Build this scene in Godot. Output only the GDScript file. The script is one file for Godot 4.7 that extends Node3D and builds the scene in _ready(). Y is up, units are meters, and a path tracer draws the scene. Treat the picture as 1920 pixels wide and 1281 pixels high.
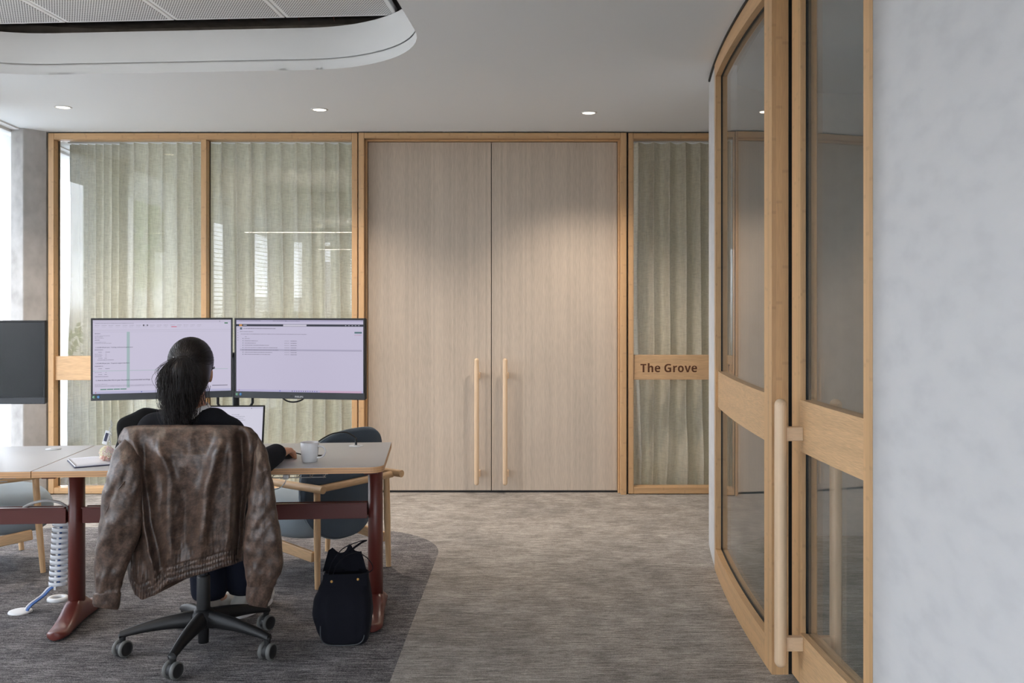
extends Node3D
# An office corner: timber-framed glazing and double doors at the back, a curved glazed room on the right, a person at a desk.
# X runs right, Y up, and "depth" D runs away from the camera; P() turns them into Godot's axes.

const CAM_Y := 1.396
const FOCAL := 1800.0
const HORIZON := 575.0
const WALL_D := 7.13
const CEIL := 2.695
const SKY_ENERGY := 10.2
const EXPOSURE := 1.0

var mats := {}
var taken := {}
var rng := RandomNumberGenerator.new()

func P(x: float, y: float, d: float) -> Vector3:
	return Vector3(x, y, -d)


func _ready() -> void:
	rng.seed = 7
	# ---- camera: level, with the lens shifted down so that uprights stay upright
	var cam := Camera3D.new()
	cam.name = "camera"
	cam.projection = Camera3D.PROJECTION_FRUSTUM
	cam.near = 0.05
	cam.far = 400.0
	cam.size = 1281.0 / FOCAL * cam.near
	cam.frustum_offset = Vector2(0, -(640.5 - HORIZON) / FOCAL * cam.near)
	add_child(cam)
	cam.position = Vector3(0, CAM_Y, 0)
	cam.current = true
	# ---- sky: bright overcast
	var sky := ProceduralSkyMaterial.new()
	sky.sky_top_color = srgb(214, 228, 247)
	sky.sky_horizon_color = srgb(238, 245, 255)
	sky.ground_bottom_color = srgb(150, 150, 150)
	sky.ground_horizon_color = srgb(190, 192, 196)
	sky.sky_curve = 0.3
	var env := Environment.new()
	env.background_mode = Environment.BG_SKY
	env.sky = Sky.new()
	env.sky.sky_material = sky
	env.background_energy_multiplier = SKY_ENERGY
	env.tonemap_mode = Environment.TONE_MAPPER_LINEAR
	env.tonemap_exposure = EXPOSURE
	env.sdfgi_enabled = true
	env.ssao_enabled = true
	env.ssil_enabled = true
	var we := WorldEnvironment.new()
	we.name = "world_environment"
	we.environment = env
	add_child(we)
	make_materials()
	# ---- the setting
	build_floor()
	build_ceiling()
	build_back_wall()
	build_inner_room()
	build_facade()
	build_pod()
	build_outside()
	# ---- things
	build_curtains()
	build_desks()
	build_office_chair()
	build_jacket()
	build_person()
	build_lounge_chairs()
	build_monitors()
	build_desk_things()
	build_tote()
	build_cables()
	build_downlights()
	build_pendants()

# ------------------------------------------------------------------ mesh builder
class Build:
	var st := SurfaceTool.new()
	var off := Vector2.ZERO
	func _init() -> void:
		st.begin(Mesh.PRIMITIVE_TRIANGLES)
	func v(p: Vector3, uv: Vector2) -> void:
		st.set_uv(uv)
		st.add_vertex(p)
	# corners counter-clockwise seen from outside
	func tri(a: Vector3, b: Vector3, c: Vector3, ua := Vector2.ZERO, ub := Vector2.ZERO, uc := Vector2.ZERO) -> void:
		v(a, ua); v(c, uc); v(b, ub)
	func quad(a: Vector3, b: Vector3, c: Vector3, d: Vector3, ua := Vector2.ZERO, ub := Vector2.ZERO, uc := Vector2.ZERO, ud := Vector2.ZERO) -> void:
		tri(a, b, c, ua, ub, uc)
		tri(a, c, d, ua, uc, ud)
	func grain_uv(p: Vector3, n: Vector3, g: int) -> Vector2:
		var m := n.abs().max_axis_index()
		if m == g:
			return Vector2(p[(g + 1) % 3], p[(g + 2) % 3]) + off
		return Vector2(p[3 - g - m], p[g]) + off
	# a convex facet turned outward from the middle c
	func facet(pts: Array, c: Vector3, xf: Transform3D, g: int) -> void:
		var n: Vector3 = (pts[1] - pts[0]).cross(pts[2] - pts[0])
		var q := pts.duplicate()
		var mid := Vector3.ZERO
		for p in pts:
			mid += p / pts.size()
		if n.dot(mid - c) < 0:
			q.reverse()
		for k in range(1, q.size() - 1):
			tri(xf * q[0], xf * q[k], xf * q[k + 1], grain_uv(q[0], n, g), grain_uv(q[k], n, g), grain_uv(q[k + 1], n, g))
	func box(at: Vector3, size: Vector3, bevel := 0.0, g := 1, basis := Basis.IDENTITY) -> void:
		st.set_smooth_group(-1)
		var xf := Transform3D(basis, at)
		var h := size / 2
		var b: float = minf(bevel, minf(h.x, minf(h.y, h.z)) * 0.9)
		for k in 3:
			var i := (k + 1) % 3
			var j := (k + 2) % 3
			for s in [-1.0, 1.0]:
				var f := []
				for e in [[-1, -1], [1, -1], [1, 1], [-1, 1]]:
					var p := Vector3.ZERO
					p[k] = s * h[k]; p[i] = e[0] * (h[i] - b); p[j] = e[1] * (h[j] - b)
					f.append(p)
				facet(f, Vector3.ZERO, xf, g)
			if b > 0:
				for si in [-1.0, 1.0]:
					for sj in [-1.0, 1.0]:
						var f := []
						for e in [[-1, 0], [1, 0], [1, 1], [-1, 1]]:
							var p := Vector3.ZERO
							p[k] = e[0] * (h[k] - b)
							p[i] = si * (h[i] if e[1] == 0 else h[i] - b)
							p[j] = sj * (h[j] - b if e[1] == 0 else h[j])
							f.append(p)
						facet(f, Vector3.ZERO, xf, g)
		if b > 0:
			for sx in [-1.0, 1.0]:
				for sy in [-1.0, 1.0]:
					for sz in [-1.0, 1.0]:
						facet([Vector3(sx * h.x, sy * (h.y - b), sz * (h.z - b)), Vector3(sx * (h.x - b), sy * h.y, sz * (h.z - b)), Vector3(sx * (h.x - b), sy * (h.y - b), sz * h.z)], Vector3.ZERO, xf, g)
	# rows[i][j]; the outside lies towards (next row) x (next column)
	func grid(rows: Array, wrap := false, flip := false, su := 1.0, sv := 1.0) -> void:
		st.set_smooth_group(0)
		var nj: int = rows[0].size()
		for i in rows.size() - 1:
			var r0: Array = rows[i]
			var r1: Array = rows[i + 1]
			for j in (nj if wrap else nj - 1):
				var k := (j + 1) % nj
				var u0 := su * float(j) / nj
				var u1 := su * float(j + 1) / nj
				var v0 := sv * float(i) / rows.size()
				var v1 := sv * float(i + 1) / rows.size()
				if flip:
					quad(r0[j], r0[k], r1[k], r1[j], off + Vector2(u0, v0), off + Vector2(u1, v0), off + Vector2(u1, v1), off + Vector2(u0, v1))
				else:
					quad(r0[j], r1[j], r1[k], r0[k], off + Vector2(u0, v0), off + Vector2(u0, v1), off + Vector2(u1, v1), off + Vector2(u1, v0))
	func fan(ring: Array, flip := false, group := -1) -> void:
		st.set_smooth_group(group)
		var c := Vector3.ZERO
		for p in ring:
			c += p / ring.size()
		for j in ring.size():
			var a: Vector3 = ring[j]
			var b: Vector3 = ring[(j + 1) % ring.size()]
			if flip:
				tri(c, b, a, Vector2(0.5, 0.5) + off, Vector2(b.x, b.z) + off, Vector2(a.x, a.z) + off)
			else:
				tri(c, a, b, Vector2(0.5, 0.5) + off, Vector2(a.x, a.z) + off, Vector2(b.x, b.z) + off)
	# round bar along points; radii a number or one for each point; squash flattens it along the second axis
	func tube(pts: Array, radii, sides := 12, cap := true, squash := 1.0, up := Vector3.ZERO) -> void:
		var rows := []
		var t0: Vector3 = (pts[1] - pts[0]).normalized()
		var n := up if up != Vector3.ZERO else (Vector3.UP if absf(t0.y) < 0.9 else Vector3.RIGHT)
		n = (n - t0 * n.dot(t0)).normalized()
		var length := 0.0
		for i in pts.size():
			var t: Vector3
			if i == 0: t = t0
			elif i == pts.size() - 1: t = (pts[i] - pts[i - 1]).normalized()
			else: t = (pts[i + 1] - pts[i - 1]).normalized()
			n = (n - t * n.dot(t)).normalized()
			var b := t.cross(n)
			var r: float = radii if radii is float else radii[i]
			var ring := []
			for j in sides:
				var a := TAU * j / sides
				ring.append(pts[i] + b * cos(a) * r + n * sin(a) * r * squash)
			rows.append(ring)
			if i: length += pts[i].distance_to(pts[i - 1])
		grid(rows, true, true, 0.1, length)
		if cap:
			fan(rows[0], true)
			fan(rows[-1], false)
	# profile of Vector2(radius, height), bottom to top on the outside
	func lathe(profile: Array, at: Vector3, seg := 32, basis := Basis.IDENTITY, sq := Vector2.ONE) -> void:
		var rows := []
		for p in profile:
			var ring := []
			for j in seg:
				var a := TAU * j / seg
				ring.append(at + basis * Vector3(cos(a) * p.x * sq.x, p.y, -sin(a) * p.x * sq.y))
			rows.append(ring)
		grid(rows, true, true, 1.0, 1.0)
	# flat polygon in (x, depth), extruded from y0 to y1
	func slab(poly: PackedVector2Array, y0: float, y1: float, side_smooth := false) -> void:
		var tr := Geometry2D.triangulate_polygon(poly)
		st.set_smooth_group(-1)
		for k in range(0, tr.size(), 3):
			var q := []
			for e in 3:
				q.append(poly[tr[k + e]])
			var ccw: bool = (q[1] - q[0]).cross(q[2] - q[0]) > 0
			for y in [y0, y1]:
				var a := Vector3(q[0].x, y, -q[0].y)
				var b := Vector3(q[1].x, y, -q[1].y)
				var c := Vector3(q[2].x, y, -q[2].y)
				if ccw == (y == y1):
					tri(a, b, c, q[0] + off, q[1] + off, q[2] + off)
				else:
					tri(a, c, b, q[0] + off, q[2] + off, q[1] + off)
		var area := 0.0
		for i in poly.size():
			area += poly[i].cross(poly[(i + 1) % poly.size()])
		if side_smooth: st.set_smooth_group(1)
		var run := 0.0
		for i in poly.size():
			var a := poly[i]
			var b := poly[(i + 1) % poly.size()]
			if area < 0:
				var t := a; a = b; b = t
			var l := a.distance_to(b)
			quad(Vector3(a.x, y0, -a.y), Vector3(b.x, y0, -b.y), Vector3(b.x, y1, -b.y), Vector3(a.x, y1, -a.y), Vector2(y0, run), Vector2(y0, run + l), Vector2(y1, run + l), Vector2(y1, run))
			run += l
	func sphere(c: Vector3, r: Vector3, nu := 24, nv := 14, basis := Basis.IDENTITY) -> void:
		var rows := []
		for i in nv + 1:
			var t := -PI / 2 + PI * i / nv
			var ring := []
			for j in nu:
				var a := TAU * j / nu
				ring.append(c + basis * Vector3(cos(t) * cos(a) * r.x, sin(t) * r.y, -cos(t) * sin(a) * r.z))
			rows.append(ring)
		grid(rows, true, true)
	func done() -> ArrayMesh:
		st.generate_normals()
		return st.commit()

# ------------------------------------------------------------------ a field of smoothly joined shapes, meshed as surface nets
class Field:
	var lo: Vector3
	var h: float
	var n: Vector3i
	var f := PackedFloat32Array()
	func _init(a: Vector3, b: Vector3, cell: float) -> void:
		lo = a; h = cell
		n = Vector3i(((b - a) / cell).ceil()) + Vector3i.ONE
		f.resize(n.x * n.y * n.z)
		f.fill(1.0)
	func _range(c0: Vector3, c1: Vector3) -> Array:
		var a := Vector3i(((c0 - lo) / h).floor()).clamp(Vector3i.ZERO, n - Vector3i.ONE)
		var b := Vector3i(((c1 - lo) / h).ceil()).clamp(Vector3i.ZERO, n - Vector3i.ONE)
		return [a, b]
	func _join(at: int, d: float, k: float) -> void:
		var o := f[at]
		if k > 0:
			var m := maxf(k - absf(o - d), 0.0) / k
			f[at] = minf(o, d) - m * m * k * 0.25
		elif d < o:
			f[at] = d
	func bone(a: Vector3, b: Vector3, ra: float, rb: float, k := 0.02) -> void:
		var m := maxf(ra, rb) + k + 2 * h
		var r := _range(a.min(b) - Vector3.ONE * m, a.max(b) + Vector3.ONE * m)
		var ab := b - a
		var l2 := maxf(ab.length_squared(), 1e-9)
		for z in range(r[0].z, r[1].z + 1):
			for y in range(r[0].y, r[1].y + 1):
				var row := (z * n.y + y) * n.x
				for x in range(r[0].x, r[1].x + 1):
					var p := lo + Vector3(x, y, z) * h
					var t := clampf((p - a).dot(ab) / l2, 0, 1)
					_join(row + x, p.distance_to(a + ab * t) - lerpf(ra, rb, t), k)
	func egg(c: Vector3, rad: Vector3, k := 0.02, basis := Basis.IDENTITY, cut := false) -> void:
		var m := maxf(rad.x, maxf(rad.y, rad.z)) + k + 2 * h
		var r := _range(c - Vector3.ONE * m, c + Vector3.ONE * m)
		var inv := basis.inverse()
		var least := minf(rad.x, minf(rad.y, rad.z))
		for z in range(r[0].z, r[1].z + 1):
			for y in range(r[0].y, r[1].y + 1):
				var row := (z * n.y + y) * n.x
				for x in range(r[0].x, r[1].x + 1):
					var q := inv * (lo + Vector3(x, y, z) * h - c)
					var k0 := (q / rad).length()
					var k1 := (q / (rad * rad)).length()
					var d := -least if k1 < 1e-9 else k0 * (k0 - 1.0) / k1
					if cut:
						f[row + x] = maxf(f[row + x], -d)
					else:
						_join(row + x, d, k)
	func mesh_into(b: Build) -> void:
		b.st.set_smooth_group(0)
		var sy := n.x
		var sz := n.x * n.y
		var where := {}
		var corners := [0, 1, sy, sy + 1, sz, sz + 1, sz + sy, sz + sy + 1]
		for z in n.z - 1:
			for y in n.y - 1:
				var row := z * sz + y * sy
				for x in n.x - 1:
					var at := row + x
					var c0 := f[at]
					if c0 > h * 2.5 or c0 < -h * 2.5:
						continue
					var neg := 0
					for c in corners:
						if f[at + c] < 0: neg += 1
					if neg == 0 or neg == 8:
						continue
					var sum := Vector3.ZERO
					var count := 0
					for e in 12:
						var axis := e / 4
						var q := e % 4
						var i0: int
						var d: int
						var base := Vector3.ZERO
						if axis == 0:
							i0 = at + (sy if q & 1 else 0) + (sz if q & 2 else 0); d = 1
							base = Vector3(0, 1 if q & 1 else 0, 1 if q & 2 else 0)
						elif axis == 1:
							i0 = at + (1 if q & 1 else 0) + (sz if q & 2 else 0); d = sy
							base = Vector3(1 if q & 1 else 0, 0, 1 if q & 2 else 0)
						else:
							i0 = at + (1 if q & 1 else 0) + (sy if q & 2 else 0); d = sz
							base = Vector3(1 if q & 1 else 0, 1 if q & 2 else 0, 0)
						var fa := f[i0]
						var fb := f[i0 + d]
						if (fa < 0) != (fb < 0):
							base[axis] += fa / (fa - fb)
							sum += base
							count += 1
					where[at] = lo + (Vector3(x, y, z) + sum / count) * h
		for at in where:
			var here: float = f[at]
			for axis in 3:
				var d: int = [1, sy, sz][axis]
				var s1: int = [sy, sz, 1][axis]
				var s2: int = [sz, 1, sy][axis]
				var there: float = f[at + d]
				if (here < 0) == (there < 0) or not (where.has(at - s1) and where.has(at - s2) and where.has(at - s1 - s2)):
					continue
				var q := [where[at], where[at - s1], where[at - s1 - s2], where[at - s2]]
				if here >= 0:
					q.reverse()
				b.quad(q[0], q[1], q[2], q[3], Vector2(q[0].x, q[0].y), Vector2(q[1].x, q[1].y), Vector2(q[2].x, q[2].y), Vector2(q[3].x, q[3].y))

# ------------------------------------------------------------------ nodes
func numbered(called: String) -> String:
	taken[called] = taken.get(called, -1) + 1
	return called if taken[called] == 0 else "%s_%03d" % [called, taken[called]]

func tag(o: Node, label: String, category: String, group := "") -> Node:
	o.set_meta("label", label)
	if category: o.set_meta("category", category)
	if group: o.set_meta("group", group)
	return o

func thing(called: String, label: String, category: String, at := Vector3.ZERO, turn := 0.0, group := "") -> Node3D:
	var o := Node3D.new()
	o.name = numbered(called)
	add_child(o)
	o.position = at
	o.rotation.y = turn
	tag(o, label, category, group)
	return o

func setting(called: String, at := Vector3.ZERO) -> Node3D:
	var o := Node3D.new()
	o.name = called
	add_child(o)
	o.position = at
	o.set_meta("kind", "structure")
	return o

# a mesh under a parent; in_world: built in the root's axes
func part(b, called: String, material: Material, parent: Node3D, in_world := false, label := "") -> MeshInstance3D:
	var o := MeshInstance3D.new()
	o.name = called
	o.mesh = b.done() if b is Build else b
	o.material_override = material
	parent.add_child(o, true)
	if in_world and parent != self:
		var t := parent.transform
		var up := parent.get_parent()
		while up != self and up is Node3D:
			t = up.transform * t
			up = up.get_parent()
		o.transform = t.affine_inverse()
	if label: o.set_meta("label", label)
	return o

# ------------------------------------------------------------------ materials
func srgb(r: float, g: float, b: float, a := 1.0) -> Color:
	return Color(r / 255, g / 255, b / 255, a)

func mat(called: String, c: Color, rough := 0.6, metal := 0.0) -> StandardMaterial3D:
	var m := StandardMaterial3D.new()
	m.resource_name = called
	m.albedo_color = c
	m.roughness = rough
	m.metallic = metal
	mats[called] = m
	return m

func glass_mat(called: String, c: Color, alpha := 0.04) -> StandardMaterial3D:
	var m := mat(called, c, 0.0)
	m.albedo_color.a = alpha
	m.transparency = BaseMaterial3D.TRANSPARENCY_ALPHA
	m.metallic_specular = 0.5
	return m

func noise(seed_: int, freq: float, octaves := 3, kind := FastNoiseLite.TYPE_SIMPLEX_SMOOTH) -> FastNoiseLite:
	var n := FastNoiseLite.new()
	n.seed = seed_
	n.frequency = freq
	n.noise_type = kind
	n.fractal_octaves = octaves
	return n

func noise_tex(seed_: int, freq: float, size: int, colors: Array, octaves := 4, normal := 0.0) -> NoiseTexture2D:
	var t := NoiseTexture2D.new()
	t.noise = noise(seed_, freq, octaves)
	t.width = size
	t.height = size
	t.seamless = true
	if normal > 0:
		t.as_normal_map = true
		t.bump_strength = normal
	elif colors:
		var g := Gradient.new()
		var offsets := PackedFloat32Array()
		for i in colors.size():
			offsets.append(float(i) / (colors.size() - 1))
		g.offsets = offsets
		g.colors = PackedColorArray(colors)
		t.color_ramp = g
	return t

func paint(w: int, h: int, f: Callable) -> Image:
	var data := PackedByteArray()
	data.resize(w * h * 3)
	var at := 0
	for y in h:
		for x in w:
			var c: Vector3 = f.call(x, y)
			data[at] = int(clampf(c.x, 0, 255))
			data[at + 1] = int(clampf(c.y, 0, 255))
			data[at + 2] = int(clampf(c.z, 0, 255))
			at += 3
	return Image.create_from_data(w, h, false, Image.FORMAT_RGB8, data)

# strips along v with tones of their own, fine grain and, for bamboo, short dark nodes
func wood_image(seed_: int, base: Vector3, w: int, h: int, strip: int, tone: float, fine: float, nodes: bool) -> Image:
	var r := RandomNumberGenerator.new()
	r.seed = seed_
	var tones := []
	var knots := []
	for i in w / strip + 1:
		tones.append(r.randf_range(-1, 1))
		var k := []
		var at := r.randi_range(0, 110)
		while at < h:
			k.append(at)
			at += r.randi_range(80, 150)
		knots.append(k)
	var n1 := noise(seed_ + 1, 0.35, 2)
	var n2 := noise(seed_ + 2, 0.03, 3)
	var f := func(x: int, y: int) -> Vector3:
		var s := x / strip
		var t: float = tones[s] * tone + n1.get_noise_2d(x * 1.3, y * 0.075) * fine + n2.get_noise_2d(x * 0.8, y * 0.12) * fine * 0.4
		var c := base * (1.0 + t)
		if nodes:
			for k in knots[s]:
				var d: int = abs(y - k)
				if d < 3:
					c = c * (0.94 if d < 2 else 0.975)
		if x % strip == 0:
			c *= 1.0 - tone * 0.45
		return c
	return paint(w, h, f)

func carpet_image(seed_: int, dark: Vector3, light: Vector3, size: int, fleck: float) -> Image:
	# loops woven in rows along x: short and long streaks one or two rows high, flecks, faint broad patches
	var na := noise(seed_, 1.0, 1)
	var c := noise(seed_ + 2, 0.011, 2).get_seamless_image(size, size).get_data()
	var r := RandomNumberGenerator.new()
	r.seed = seed_
	var ring := PackedVector2Array()
	for x in size:
		ring.append(Vector2.from_angle(TAU * x / size))
	var f := func(x: int, y: int) -> Vector3:
		var q := ring[x]
		var s1 := na.get_noise_3d(q.x * 9.0, q.y * 9.0, y * 0.62)
		var s2 := na.get_noise_3d(q.x * 2.6 + 50, q.y * 2.6, y * 0.21)
		var l := c[y * size + x] / 255.0 - 0.5
		var t := clampf(0.46 + s1 * 0.28 + s2 * 0.24 + l * 0.26 + r.randf_range(-fleck, fleck), 0, 1)
		return dark.lerp(light, t)
	return paint(size, size, f)

func tex(im: Image) -> ImageTexture:
	return ImageTexture.create_from_image(im)

func textured(called: String, im: Image, size: Vector2, rough: float, spec := 0.5) -> StandardMaterial3D:
	var m := mat(called, Color.WHITE, rough)
	m.albedo_texture = tex(im)
	m.uv1_scale = Vector3(1 / size.x, 1 / size.y, 1)
	m.metallic_specular = spec
	return m

func make_materials() -> void:
	var bamboo := wood_image(11, Vector3(194, 156, 113), 256, 1024, 23, 0.055, 0.07, true)
	textured("bamboo", bamboo, Vector2(0.26, 2.9), 0.42)
	textured("board", wood_image(12, Vector3(199, 163, 122), 512, 512, 512, 0.0, 0.14, false), Vector2(0.42, 1.3), 0.45)
	textured("door_veneer", wood_image(13, Vector3(187, 173, 157), 512, 1024, 7, 0.03, 0.065, false), Vector2(1.1, 2.9), 0.6)
	textured("beech", wood_image(14, Vector3(205, 168, 126), 128, 512, 128, 0.0, 0.09, false), Vector2(0.2, 1.0), 0.45)
	textured("ply_edge", wood_image(15, Vector3(196, 152, 110), 32, 512, 6, 0.12, 0.08, false), Vector2(0.025, 1.2), 0.5)
	textured("handle_wood", wood_image(16, Vector3(212, 184, 152), 128, 512, 128, 0.0, 0.05, false), Vector2(0.2, 1.5), 0.45)
	var m: StandardMaterial3D
	var light_im := carpet_image(21, Vector3(104, 100, 96), Vector3(207, 201, 194), 1024, 0.24)
	m = textured("carpet_light", light_im, Vector2(2.3, 2.3), 0.95, 0.2)
	var dark_im := carpet_image(31, Vector3(52, 51, 53), Vector3(176, 172, 172), 1024, 0.34)
	textured("carpet_dark", dark_im, Vector2(2.3, 2.3), 0.95, 0.2)
	for k in ["carpet_light", "carpet_dark"]:
		m = mats[k]
		m.heightmap_enabled = true
		m.heightmap_texture = m.albedo_texture
		m.heightmap_scale = 0.35
		m.detail_enabled = true
		m.detail_blend_mode = BaseMaterial3D.BLEND_MODE_MUL
		m.detail_uv_layer = BaseMaterial3D.DETAIL_UV_2
		m.uv2_triplanar = true
		m.uv2_world_triplanar = true
		m.uv2_scale = Vector3(0.31, 0.31, 0.31)
		m.detail_albedo = noise_tex(41, 0.012, 256, [Color(0.88, 0.88, 0.88), Color(0.97, 0.965, 0.96), Color(1, 1, 1)], 4)
	m = mat("plaster", srgb(209, 208, 208), 0.85)
	m.albedo_texture = noise_tex(51, 0.03, 512, [srgb(234, 235, 237), srgb(245, 246, 247), srgb(250, 250, 250)], 5)
	m.uv1_triplanar = true
	m.uv1_world_triplanar = true
	m.uv1_scale = Vector3(0.6, 0.6, 0.33)
	m = mat("concrete", srgb(190, 188, 186), 0.8)
	m.albedo_texture = noise_tex(52, 0.02, 512, [srgb(205, 203, 202), srgb(236, 235, 234), srgb(255, 255, 255)], 5)
	m.uv1_triplanar = true
	m.uv1_world_triplanar = true
	m.uv1_scale = Vector3(0.8, 0.5, 0.8)
	mat("ceiling_paint", srgb(231, 234, 236), 0.9)
	mat("white_paint", srgb(225, 225, 224), 0.7)
	mat("inner_wall", srgb(232, 231, 228), 0.9)
	mat("pod_wall", srgb(138, 138, 140), 0.9)
	mat("gasket", srgb(18, 18, 18), 0.6)
	mat("tile_metal", srgb(238, 238, 238), 0.5)
	glass_mat("clear_glass", srgb(190, 205, 196))
	m = mat("maroon", srgb(92, 38, 31), 0.40)
	m.clearcoat_enabled = true
	m.clearcoat = 0.15
	m.clearcoat_roughness = 0.25
	mat("desk_white", srgb(188, 186, 185), 0.38)
	mat("black_plastic", srgb(17, 17, 19), 0.5)
	mat("bezel_black", srgb(20, 20, 23), 0.4)
	mat("bezel_grey", srgb(58, 61, 66), 0.45)
	mat("screen_off", srgb(24, 26, 29), 0.22)
	mat("caster_grey", srgb(92, 92, 90), 0.6)
	mat("wheel_black", srgb(30, 30, 31), 0.55)
	mat("steel", srgb(190, 190, 192), 0.3, 0.9)
	mat("white_plastic", srgb(226, 226, 226), 0.45)
	mat("grey_plastic", srgb(176, 174, 172), 0.5)
	mat("clear_plastic", srgb(214, 216, 220), 0.3)
	mat("blue_cable", srgb(62, 98, 158), 0.5)
	mat("porcelain", srgb(222, 221, 222), 0.2)
	mat("coffee", srgb(122, 84, 58), 0.25)
	mat("paper", srgb(232, 231, 236), 0.8)
	mat("notebook_cover", srgb(48, 50, 76), 0.6)
	mat("gold", srgb(206, 160, 92), 0.3, 1.0)
	mat("silver", srgb(196, 196, 198), 0.35, 1.0)
	mat("engraved", srgb(84, 48, 22), 0.8)
	mat("logo_white", srgb(214, 214, 216), 0.6)
	mat("sticker_green", srgb(120, 168, 140), 0.5)
	mat("sticker_blue", srgb(92, 142, 196), 0.5)
	# soft goods
	for e in [["sweater", srgb(22, 23, 27), 0.95], ["trousers", srgb(22, 25, 36), 0.9], ["tote_canvas", srgb(19, 20, 27), 0.9], ["bag_black", srgb(13, 13, 14), 0.85], ["felt_dark", srgb(96, 108, 121), 0.95], ["felt_light", srgb(164, 176, 184), 0.95], ["shirt", srgb(226, 224, 222), 0.9], ["shoe", srgb(200, 198, 192), 0.7], ["chair_mesh", srgb(28, 28, 30), 0.9]]:
		m = mat(e[0], e[1], e[2])
		m.metallic_specular = 0.25
		m.rim_enabled = true
		m.rim = 0.25
		m.rim_tint = 0.6
		m.heightmap_enabled = true
		m.heightmap_texture = _weave()
		m.heightmap_scale = 0.06
		m.uv1_triplanar = true
		m.uv1_scale = Vector3(30, 30, 30)
	# the dyed wool of the chairs: flecks
	for k in ["felt_dark", "felt_light"]:
		mats[k].albedo_texture = noise_tex(61, 0.35, 256, [Color(0.62, 0.62, 0.62), Color(0.9, 0.9, 0.9), Color(1, 1, 1)], 2)
		mats[k].uv1_scale = Vector3(7, 7, 7)
		mats[k].heightmap_texture = noise_tex(62, 0.3, 256, [], 3)
		mats[k].heightmap_scale = 0.15
	m = mat("skin", srgb(190, 138, 108), 0.55)
	m.subsurf_scatter_enabled = true
	m.subsurf_scatter_strength = 0.15
	m = mat("hair", srgb(24, 18, 17), 0.42)
	m.metallic_specular = 0.42
	mat("glasses", srgb(20, 18, 18), 0.3)
	mat("eye_white", srgb(235, 232, 228), 0.2)
	mat("eye_dark", srgb(40, 26, 20), 0.2)
	# sheer curtain
	m = mat("curtain", srgb(228, 226, 217, 0.97), 0.95)
	m.transparency = BaseMaterial3D.TRANSPARENCY_ALPHA
	m.backlight_enabled = true
	m.backlight = Color(0.78, 0.78, 0.72)
	m.metallic_specular = 0.1
	m.albedo_texture = _linen()
	m.uv1_scale = Vector3(2.2, 1.0, 1)
	m = mats["curtain"].duplicate()
	m.resource_name = "curtain_thick"
	m.albedo_color = srgb(224, 221, 211, 1.0)
	m.backlight = Color(0.45, 0.46, 0.4)
	mats["curtain_thick"] = m
	m = m.duplicate()
	m.resource_name = "curtain_linen"
	m.albedo_color = srgb(226, 218, 204)
	mats["curtain_linen"] = m
	# jacket leather: worn brown with paler rubbed patches
	var la := noise(71, 0.016, 4)
	var lb := noise(72, 0.05, 4)
	var lc := noise(73, 0.16, 3)
	var leather := paint(768, 768, func(x: int, y: int) -> Vector3:
		var t := clampf(0.42 + la.get_noise_2d(x, y * 0.8) * 0.62 + lb.get_noise_2d(x, y) * 0.42, 0, 1)
		var c := Vector3(50, 39, 34).lerp(Vector3(96, 77, 66), t)
		var k := lc.get_noise_2d(x * 0.8 + y * 0.3, y)
		if k > 0.1:
			c = c.lerp(Vector3(132, 104, 84), clampf((k - 0.1) * 0.9 * (0.4 + t), 0, 0.4))
		return c)
	m = textured("leather", leather, Vector2(1, 1), 0.41, 0.45)
	m.roughness_texture = noise_tex(74, 0.02, 256, [Color(0.75, 0.75, 0.75), Color(1, 1, 1)], 3)
	m.heightmap_enabled = true
	m.heightmap_texture = noise_tex(75, 0.3, 256, [], 3)
	m.heightmap_scale = 0.02

func _linen() -> ImageTexture:
	if not mats.has("_linen"):
		var na := noise(81, 0.5, 2)
		mats["_linen"] = tex(paint(256, 256, func(x: int, y: int) -> Vector3:
			var t := 1.0 + na.get_noise_2d(x * 1.2, y * 0.06) * 0.10 + na.get_noise_2d(x * 0.05 + 300, y * 1.4) * 0.09
			return Vector3(246, 245, 238) * t))
	return mats["_linen"]

func _weave() -> ImageTexture:
	if not mats.has("_weave"):
		mats["_weave"] = tex(paint(64, 64, func(x: int, y: int) -> Vector3:
			return Vector3.ONE * (128 + 60 * sin(x * TAU / 8) * sin(y * TAU / 8) + 40 * sin((x + y) * TAU / 4))))
	return mats["_weave"]

# ================================================================== the setting
# left facade: X of the glass line at a depth
func facade_x(d: float) -> float:
	return -3.10 - 0.084 * d

# a rounded rectangle in (x, depth), turned by a small angle about its far right corner
func rounded(x0: float, x1: float, d0: float, d1: float, r: float, lean: float) -> PackedVector2Array:
	var out := PackedVector2Array()
	for c in [[x1 - r, d1 - r, 0.0], [x0 + r, d1 - r, PI / 2], [x0 + r, d0 + r, PI], [x1 - r, d0 + r, 1.5 * PI]]:
		for k in 17:
			var a: float = c[2] + PI / 2 * k / 16
			out.append(Vector2(c[0] + cos(a) * r, c[1] + sin(a) * r))
	for i in out.size():
		out[i] = Vector2(x1, d1) + (out[i] - Vector2(x1, d1)).rotated(lean)
	return out

const ROOM_NEAR := -4.8
const ROOM_RIGHT := 4.4

func halves(hole: PackedVector2Array) -> Array:
	var mid := -1.6
	var left := PackedVector2Array([Vector2(-4.6, ROOM_NEAR - 0.2), Vector2(mid, ROOM_NEAR - 0.2), Vector2(mid, 11.7), Vector2(-4.6, 11.7)])
	var right := PackedVector2Array([Vector2(mid, ROOM_NEAR - 0.2), Vector2(ROOM_RIGHT + 0.1, ROOM_NEAR - 0.2), Vector2(ROOM_RIGHT + 0.1, 11.7), Vector2(mid, 11.7)])
	return Geometry2D.clip_polygons(left, hole) + Geometry2D.clip_polygons(right, hole)

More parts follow.
